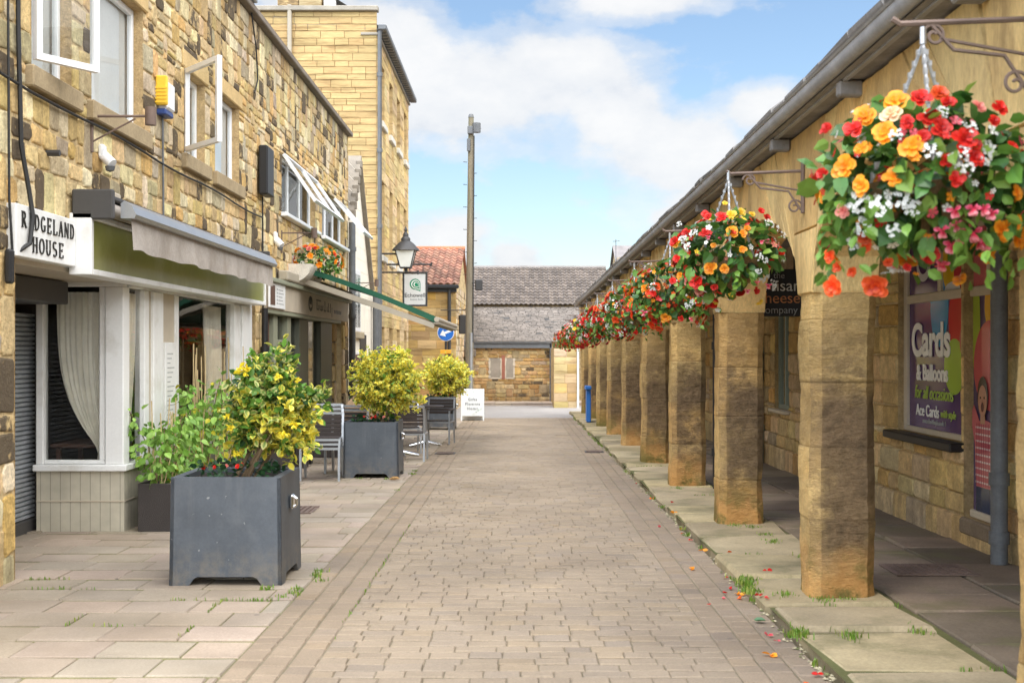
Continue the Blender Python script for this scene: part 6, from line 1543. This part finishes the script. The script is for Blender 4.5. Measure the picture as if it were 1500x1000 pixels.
Z0 = [(295, 400, 'o', 1.3), (325, 470, 'o', 1.3), (385, 355, 'o', 1.2), (355, 405, 'peach', 1.1), (395, 520, 'o', 1.4), (265, 510, 'o', .8), (225, 560, 'o', 1.3), (265, 625, 'o', 1.1), (345, 610, 'o', 1.1), (520, 335, 'scarlet', .9), (710, 755, 'o', 1.2), (755, 730, 'o', .9), (800, 770, 'o', 1.2), (845, 695, 'o', 1.3), (720, 650, 'o', .7),
      (205, 825, 's', .7), (230, 860, 's', .6), (275, 875, 's', .6), (215, 920, 's', 1.0), (350, 920, 's', 1.2), (320, 795, 's', .6), (390, 845, 's', .5), (305, 770, 's', .6),
      (195, 425, 'r', .8), (260, 440, 'r', 1.), (450, 355, 'r', 1.), (390, 440, 'r', .8), (455, 430, 'r', 1.2), (480, 465, 'r', 1.), (425, 490, 'r', .8), (525, 375, 'r', .8), (545, 500, 'r', 1.4), (570, 555, 'r', 1.1), (490, 565, 'r', .9), (615, 390, 'coral', .7), (710, 375, 'r', 1.0), (650, 435, 'r', .7), (700, 515, 'r', .6), (515, 620, 'r', .8), (375, 635, 'r', .6), (180, 565, 'r', .7), (450, 860, 'r', .5), (765, 505, 'coral', .8), (845, 580, 'coral', 1.), (235, 690, 'coral', .8),
      (265, 670, 'w', 1.1), (320, 690, 'w', 1.2), (375, 670, 'w', 1.1), (400, 695, 'w', .9), (290, 740, 'w', 1.1), (365, 755, 'w', .8), (535, 540, 'w', .8), (540, 585, 'w', .9), (505, 575, 'w', .6), (610, 525, 'w', .8), (600, 560, 'w', .8), (445, 535, 'w', .9), (355, 480, 'w', .7), (490, 415, 'w', .7), (560, 465, 'w', .8), (280, 785, 'w', .8),
      (500, 825, 'r', 1.0), (500, 760, 'p', 1.0), (535, 745, 'p', 1.0), (565, 770, 'p', 1.2), (600, 765, 'p', 1.2), (630, 790, 'p', 1.0), (660, 790, 'p', 1.), (560, 850, 'p', 1.), (520, 705, 'p', .9), (575, 700, 'p', .9), (610, 700, 'p', .9), (640, 710, 'p', .9), (545, 800, 'p', 1.)]
nm = {'o': 'orange', 'r': 'red', 's': 'scarlet', 'w': 'white', 'p': 'pink'}
def handmap(L, zx, zy, sc, cxp, cyp, kk, base=.034):
    return [((x / sc + zx - cxp) * kk, (cyp - (y / sc + zy)) * kk, nm.get(c, c), base * s) for x, y, c, s in L]
hand1 = handmap(Z0, 1100, 0, 2.175, 1340, 272, k_)
L2 = [(430, 185, 'r', .9), (470, 160, 'r', 1.), (535, 95, 'r', .9), (520, 165, 'r', 1.), (580, 110, 'r', 1.), (440, 240, 'r', .9), (610, 105, 'yellow', 1.2), (540, 105, 'r', .8), (605, 165, 'o', 1.2), (640, 170, 'o', .8), (435, 190, 'o', 1.), (535, 280, 'o', 1.1), (580, 285, 'o', .9), (545, 208, 'o', .6), (635, 222, 'o', .7), (655, 152, 'o', .7), (450, 298, 'o', .7),
      (460, 180, 'w', 1.), (490, 165, 'w', 1.), (450, 130, 'w', .7), (740, 130, 'w', 1.), (765, 140, 'w', .9), (690, 245, 'w', .9), (690, 288, 'w', .7), (712, 255, 'w', .6), (790, 165, 'w', .8), (480, 395, 'w', .8), (495, 385, 'w', .7), (500, 320, 'r', 1.4), (480, 320, 'coral', 1.1), (515, 345, 'coral', 1.), (555, 340, 'r', .8), (720, 85, 'r', .8), (740, 105, 'r', .7), (775, 222, 'r', .9), (700, 350, 'r', .8), (690, 325, 'p', .8), (745, 330, 'p', .8), (665, 350, 'p', .7), (455, 440, 'r', .6), (490, 440, 'p', .7), (530, 180, 'p', .6), (565, 185, 'p', .6), (700, 195, 'p', .6), (720, 190, 'p', .6), (600, 60, 'yellow', .6), (650, 90, 'yellow', .8), (690, 95, 'yellow', .6), (470, 205, 'w', .7)]
hand2 = handmap(L2, 800, 280, 2.2725, 1072, 385, 8.1 / 1850)
BX = 1.4
bspec = [('nearest and largest hanging basket with orange, red and white begonias and dangling pink fuchsias', None, 700, 100, hand1),
         ('second hanging basket from the camera with yellow and red flowers above broad green leaves', None, 520, 90, hand2),
         ('third hanging basket from the camera, scarlet on top with bare green leaves below', [('scarlet', 5), ('red', 3), ('orange', 2), ('pink', 1.5), ('white', .8)], 420, 95, None),
         ('fourth hanging basket from the camera, scarlet with white sprays', [('red', 5), ('white', 3), ('orange', 1), ('scarlet', 3)], 340, 98, None),
         ('fifth hanging basket from the camera, thick with deep red flowers', [('red', 7), ('scarlet', 2), ('white', 1)], 300, 98, None),
         ('sixth hanging basket from the camera, red and white flowers mixed', [('red', 5), ('white', 4)], 260, 95, None),
         ('seventh hanging basket from the camera, red flowers with a little yellow', [('red', 6), ('yellow', 1), ('white', 1)], 230, 90, None),
         ('eighth hanging basket from the camera, red and coral flowers', [('red', 5), ('coral', 2), ('white', 1)], 210, 85, None),
         ('ninth hanging basket from the camera, red flowers with orange below', [('red', 6), ('orange', 2)], 200, 80, None),
         ('farthest hanging basket at the end of the arcade', [('red', 7), ('orange', 1)], 190, 75, None)]
for i, (lab, pal, n, nf, hand) in enumerate(bspec):
    y = PY[i + 1] + .2; cz = 2.13 - .0085 * (y - 4.5) + .03 * (i == 1)
    basket(i, lab, BX + (.04 if i == 0 else -.055 if i == 1 else 0), y, cz, pal or ([('red', 3), ('orange', 2), ('white', 2), ('pink', 1.5)] if i == 0 else [('red', 4), ('yellow', 1), ('white', 2), ('coral', 2)]), n, nf, hand, rx=.385 if i == 0 else .34 if i == 1 else .375, rz=.25 if i == 1 else .27)
ordn = ('nearest', 'second', 'third', 'fourth', 'fifth', 'sixth', 'seventh', 'eighth', 'ninth', 'farthest')
def spiral(mb, c, r0, turns, a0, y, sgn=1, rr=.007):
    pts = []
    for k in range(26):
        f = k / 25; a = a0 + sgn * turns * 6.283 * f; q = r0 * (1 - .82 * f); pts.append((c[0] + q * math.cos(a), y, c[1] + q * math.sin(a)))
    mb.tube(pts, rr, 5)
for i in range(10):
    y = PY[i + 1] + .2; cz = 2.13 - .0085 * (y - 4.5); zt = cz + .56
    t = thing('scroll_bracket', ordn[i] + ' wrought iron scroll bracket carrying a flower basket on the arcade wall', 'bracket', (AX0, y, zt), 'scroll brackets along the arcade')
    mb = MB(); mb.tube([(AX0, y, zt + .03), (BX - .04, y, zt + .012), (BX - .07, y, zt + .03)], .011, 6); mb.tube([(AX0, y, zt - .1), (BX + .1, y, zt - .04)], .007, 5); mb.build('arm', M['rust'], t)
    mb = MB(); mb.box(AX0 - .02, AX0, y - .015, y + .015, zt - .24, zt + .1, .003); mb.build('wall_plate', M['rust'], t)
    mb = MB(); spiral(mb, (AX0 - .06, zt - .2), .05, 1.4, 0, y); spiral(mb, (BX + .08, zt - .03), .045, 1.4, 3.1, y, -1); mb.tube([(AX0 - .02, y, zt - .22), (AX0 - .1, y, zt - .1), (BX + .15, y, zt - .08), (BX + .06, y, zt + .02)], .008, 5); mb.build('scroll', M['rust'], t)

# wall trough of flowers above the cafe fascia
wt = thing('wall_flower_trough', 'pale half round wall trough overflowing with orange and white flowers above the cafe fascia', 'flower trough', (FX, 20.5, 2.8))
mb = MB((.62, .58, .5)); n = 10
pf = [(.36 * math.sin(math.pi * k / n / 2 + 0), -.3 * math.cos(math.pi * k / n / 2)) for k in range(n + 1)]
mb.prism([(0, 0)] + [(a, b) for a, b in pf], lambda u, v, d: (FX + u, d, 2.88 + v), 19.55, 21.0); mb.build('trough', M['dressed'], wt)
r = random.Random(5); mb = MB(); 
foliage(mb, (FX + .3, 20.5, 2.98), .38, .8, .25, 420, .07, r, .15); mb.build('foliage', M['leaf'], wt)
for k in range(70):
    d = rdir(r, -.6)
    if d.x < -.3 and d.y > -.2: continue
    kind = r.choices(['orange', 'red', 'white', 'coral', 'scarlet'], [6, 2, 5, 1.2, 2])[0]
    bloom(wt, kind, Vector((.3 + d.x * .4, d.y * .83, .18 + d.z * .27)), .05 * r.uniform(.8, 1.25), d, r)

# ================================================================== SMALL LITTER, GRASS
r = random.Random(17); mb = MB()
def tuft(x, y, n, h, sp, z0=0.0):
    for k in range(n):
        px, py = x + r.gauss(0, sp), y + r.gauss(0, sp * 1.6); a = r.uniform(0, 6.28); hh = h * r.uniform(.4, 1.1); w = .004
        l = Vector((math.cos(a), math.sin(a), 0)) * hh * r.uniform(.1, .7); g = jc((.13, .24, .025) if r.random() < .7 else (.26, .3, .06), r, .3); z = G(py) + z0
        sx, sy = -math.sin(a) * w, math.cos(a) * w
        mb.add([(px - sx, py - sy, z - .01), (px + sx, py + sy, z - .01), (px + l.x * .5 + sx * .7, py + l.y * .5 + sy * .7, z + hh * .65), (px + l.x * .5 - sx * .7, py + l.y * .5 - sy * .7, z + hh * .65), (px + l.x, py + l.y, z + hh)], [(0, 1, 2, 3), (3, 2, 4)], g)
for (x, y, n) in ((-1.49, 8.4, 50), (-1.5, 8.55, 40), (-1.55, 8.3, 30), (-1.46, 9.1, 46), (-1.47, 9.3, 26), (-1.72, 8.6, 26), (-1.4, 8.9, 14), (-1.47, 17.4, 50), (-1.47, 17.9, 40), (-1.75, 16.7, 20), (-2.1, 16.75, 20), (-1.47, 15.2, 10)): tuft(x, y, n, .032, .022)
for (x0, x1, y, n) in ((-1.95, -1.55, 8.2, 50), (-2.3, -2.0, 8.2, 14), (-3.4, -2.9, 8.6, 30), (-3.5, -3.2, 9.0, 24), (-2.5, -2.2, 7.4, 10)):      # along the slab joints
    for k in range(n): tuft(r.uniform(x0, x1), y + r.gauss(0, .006), 1, .022, .004)
for (x, y0, y1, n) in ((-1.92, 7.8, 8.2, 30), (-1.9, 7.0, 7.4, 16), (-2.66, 7.4, 7.8, 16), (-1.035, 7.0, 12.0, 60)):
    for k in range(n): tuft(x + r.gauss(0, .005), r.uniform(y0, y1), 1, .022, .004)
for (xa, xb, y) in JOINTS:
    if y > 25 or r.random() < .35: continue
    a = r.uniform(xa, xb); b = min(xb, a + r.uniform(.15, .6))
    for k in range(int((b - a) * 90)): tuft(r.uniform(a, b), y + r.gauss(0, .008), 1, .03, .006, RZ - .012)
for k in range(60):
    y = 6.2 + 29 * (k / 60) ** 1.2 + r.uniform(-.2, .2)
    if r.random() < .5: continue
    tuft(1.5 + r.uniform(-.01, .02), y, int(r.uniform(0, 30)), .028, .016, .02)
for (x, y, n) in ((1.53, 6.9, 90), (1.5, 8.2, 110), (1.52, 8.45, 110), (1.55, 8.6, 90), (1.9, 7.85, 90), (2.05, 7.9, 60), (1.8, 6.85, 60), (2.2, 6.95, 40), (1.95, 11.4, 60), (2.1, 10.4, 60), (2.12, 10.8, 60), (2.15, 9.6, 40), (1.85, 14.8, 40), (1.7, 8.05, 50), (2.1, 11.3, 60)): tuft(x, y, n, .032, .034, RZ)
tag(mb.build('grass', M['grass']), 'tufts of green grass growing in the kerb joints', 'grass', kind='stuff')
mb = MB()
for k in range(420):
    y = 6.1 + 28 * r.random() ** 1.3; x = 1.505 + r.gauss(0, .016); s = r.uniform(.007, .016); z = G(y) + .005
    vs = [(x + s * math.cos(a) * r.uniform(.7, 1.1), y + s * 1.3 * math.sin(a), z) for a in [q * math.pi / 3 for q in range(6)]] + [(x, y, z + s * .6)]
    c = jc((.36, .31, .2) if r.random() < .8 else (.12, .13, .05), r, .3); mb.add(vs, [(q, (q + 1) % 6, 6) for q in range(6)], c)
tag(mb.build('kerb_grit', M['flag']), 'line of grit and moss along the right kerb', 'grit', kind='stuff')
pets = [(1.46, 8.35, 'o', .05), (1.44, 8.2, 's', .045), (1.44, 8.55, 'r', .03), (1.36, 8.4, 'r', .03), (1.34, 8.2, 'p', .03), (1.4, 7.1, 'p', .035), (1.42, 6.95, 'p', .025), (1.32, 6.62, 'o', .045), (1.29, 9.4, 'o', .045), (1.47, 9.0, 'r', .03), (1.5, 10.3, 'o', .05), (1.48, 10.9, 'r', .03), (1.45, 11.3, 'r', .03), (1.5, 11.6, 's', .04), (1.52, 8.0, 'r', .035), (1.75, 8.9, 'r', .04), (1.47, 6.2, 'r', .035), (1.3, 11.8, 'p', .03), (1.38, 6.0, 's', .04), (1.53, 12.4, 'o', .045), (1.6, 13.3, 'r', .035), (1.5, 14.2, 's', .04), (1.48, 16.0, 'r', .035), (1.2, 8.0, 'r', .02), (1.56, 7.9, 'r', .03), (1.62, 9.8, 's', .035)]
cn = {'o': ((.9, .33, .02), 'orange'), 's': ((.85, .16, .02), 'scarlet'), 'r': ((.6, .02, .015), 'red'), 'p': ((.75, .12, .14), 'pink')}
for (x, y, c, s) in pets:
    mb = MB(); z = G(y) + (.012 if x < 1.52 else RZ + .012); col, nmx = cn[c]
    for q in range(3):
        a = r.uniform(0, 6.28); leaf(mb, (x, y, z), (math.cos(a), math.sin(a), r.uniform(.0, .25)), s * r.uniform(.7, 1.1), col, jc(col, r, .2), r, 1.2)
    tag(mb.build('fallen_petal', M['petal'], loc=(x, y, z)), nmx + ' fallen petal lying by the right kerb', 'petal', nmx + ' fallen petals by the right kerb')
for (x, y, s, c, lab) in ((-1.7, 16.5, .16, (.5, .3, .12), 'dry orange brown leaf curled against the foot of the middle planter'), (1.39, 7.45, .07, (.06, .16, .06), 'green leaf lying on the border setts near the kerb')):
    mb = MB(); z = G(y) + .02; rr = random.Random(3)
    for q in range(2): leaf(mb, (x, y + .03 * q, z), (1, rr.uniform(-.4, .4), .1), s, c, jc(c, rr, .2), rr, .8)
    tag(mb.build('fallen_leaf', M['leaf'], loc=(x, y, z)), lab, 'leaf')

for (x0, x1, y, lab) in ((-1.42, -1.08, 21.2, 'small worn gully grate in the left border setts near the cafe tables'), (1.14, 1.46, 21.6, 'small worn gully grate in the right border setts beside the kerb')):
    t = thing('gully_grate', lab, 'drain grate', ((x0 + x1) / 2, y, G(y))); z = G(y); mb = MB(); mb.box(x0, x1, y, y + .4, z + .002, z + .008)
    mb.build('frame', M['iron'], t); mb = MB()
    for k in range(8): mb.box(x0 + .03, x1 - .03, y + .03 + k * .045, y + .055 + k * .045, z + .0085, z + .015)
    mb.build('bars', M['rust'], t)

# ================================================================== LIGHT, SKY, CAMERA
w = bpy.data.worlds.new('World'); scene.world = w; w.use_nodes = True; nt = w.node_tree
for n in list(nt.nodes): nt.nodes.remove(n)
out = nd(nt, 'ShaderNodeOutputWorld'); bg = nd(nt, 'ShaderNodeBackground'); nt.links.new(bg.outputs[0], out.inputs[0])
sky = nd(nt, 'ShaderNodeTexSky', sky_type='NISHITA'); sky.sun_disc = False
SUN_EL, SUN_AZ = R(58), R(215)     # azimuth measured from +Y, clockwise: behind the camera
sky.sun_elevation = SUN_EL; sky.sun_rotation = SUN_AZ; sky.air_density = 1.0; sky.dust_density = .6; sky.ozone_density = 1.2
bg.inputs[1].default_value = .13
tc = nd(nt, 'ShaderNodeTexCoord'); dirv = tc.outputs['Generated']
sp = nd(nt, 'ShaderNodeSeparateXYZ'); nt.links.new(dirv, sp.inputs[0])
yy_ = mathn(nt, 'MAXIMUM', sp.outputs[1], .05); u_ = mathn(nt, 'DIVIDE', sp.outputs[0], yy_); v_ = mathn(nt, 'DIVIDE', sp.outputs[2], yy_)
mp = nd(nt, 'ShaderNodeMapping'); mp.inputs['Scale'].default_value = (1, 1, 1.7); nt.links.new(dirv, mp.inputs[0])
n1 = noi(nt, mp.outputs[0], 5.5, 9, .55); n2 = noi(nt, mp.outputs[0], 14, 8, .6)
def blob(cu, cv, ru, rv):
    a = mathn(nt, 'POWER', mathn(nt, 'DIVIDE', mathn(nt, 'SUBTRACT', u_, cu), ru), 2); b = mathn(nt, 'POWER', mathn(nt, 'DIVIDE', mathn(nt, 'SUBTRACT', v_, cv), rv), 2)
    return mathn(nt, 'SUBTRACT', 1.0, mathn(nt, 'SQRT', mathn(nt, 'ADD', a, b)), clamp=True)
tot = None
for q in ((-.02, .2, .2, .1), (.1, .17, .2, .11), (-.1, .23, .12, .08), (.19, .19, .07, .05), (-.06, .085, .1, .055), (.0, .075, .06, .04), (.13, .105, .05, .02), (.1, .275, .14, .03), (-.32, .2, .3, .2)):
    b = blob(*q); tot = b if tot is None else mathn(nt, 'MAXIMUM', tot, b)
away = mathn(nt, 'MULTIPLY', mathn(nt, 'LESS_THAN', sp.outputs[1], .15), .35)
side = mathn(nt, 'MULTIPLY', mathn(nt, 'DIVIDE', mathn(nt, 'SUBTRACT', u_, .3), .06, clamp=True), 1.3)
tot = mathn(nt, 'ADD', tot, side)
dens = mathn(nt, 'ADD', mathn(nt, 'ADD', mathn(nt, 'MULTIPLY', tot, .75), mathn(nt, 'MULTIPLY', mathn(nt, 'SUBTRACT', n1, .5), 1.7)), mathn(nt, 'ADD', mathn(nt, 'MULTIPLY', mathn(nt, 'SUBTRACT', n2, .5), .35), away))
cov = ramp(nt, dens, [(.16, 0.), (.28, .5), (.45, 1.)], 'EASE')
shade_ = ramp(nt, mathn(nt, 'ADD', mathn(nt, 'MULTIPLY', dens, .55), mathn(nt, 'MULTIPLY', n2, .5)), [(.3, (6.6, 6.8, 7.2)), (.6, (7.6, 7.65, 7.75))])
# ramp colours are clamped to 1 in the ramp, so scale afterwards
csh = ramp(nt, mathn(nt, 'ADD', mathn(nt, 'MULTIPLY', dens, .5), mathn(nt, 'MULTIPLY', n2, .6)), [(.32, (.72, .77, .85)), (.5, (.9, .92, .95)), (.68, (1., 1., 1.))])
cloud = mixc(nt, 1., csh, (7.6, 7.6, 7.6, 1), 'MULTIPLY')
skyc = mixc(nt, 1., sky.outputs[0], (1.38, 1.42, 1.42, 1), 'MULTIPLY')
full = mixc(nt, mathn(nt, 'MULTIPLY', cov, .95), skyc, cloud)
# the sunlit side of the cloud cover, towards the sun and overhead, is far brighter than the part low in the north
sund = nd(nt, 'ShaderNodeVectorMath', operation='DOT_PRODUCT'); nt.links.new(dirv, sund.inputs[0]); sund.inputs[1].default_value = (0, -.5, .866)
br = ramp(nt, sund.outputs['Value'], [(.12, .2), (.7, 1.)]); br = mathn(nt, 'MULTIPLY', br, 5.0)
full = mixc(nt, 1., full, br, 'MULTIPLY')
nt.links.new(full, bg.inputs[0])

sl = bpy.data.lights.new('sun', 'SUN'); sl.energy = 2.2; sl.angle = R(20); sl.color = (1, .95, .86)
so = bpy.data.objects.new('sun', sl); COL.objects.link(so)
sd = Vector((math.sin(SUN_AZ) * math.cos(SUN_EL), math.cos(SUN_AZ) * math.cos(SUN_EL), math.sin(SUN_EL)))
so.rotation_euler = sd.to_track_quat('Z', 'Y').to_euler(); so.location = (0, -5, 20)

cam = bpy.data.cameras.new('camera'); co = bpy.data.objects.new('camera', cam); COL.objects.link(co)
co.location = (0, 0, 1.54); co.rotation_euler = (R(90), 0, 0)
cam.sensor_width = 36; cam.lens = 1850 / 1500 * 36; cam.shift_x = -10 / 1500; cam.shift_y = 13 / 1500
cam.clip_start = .1; cam.clip_end = 5000
cam.dof.use_dof = True; cam.dof.focus_distance = 15; cam.dof.aperture_fstop = 4.5
scene.camera = co
scene.view_settings.view_transform = 'Standard'; scene.view_settings.look = 'None'; scene.view_settings.exposure = 0
scene.render.engine = 'CYCLES'; scene.cycles.use_denoising = True; scene.cycles.max_bounces = 8; scene.cycles.transparent_max_bounces = 16
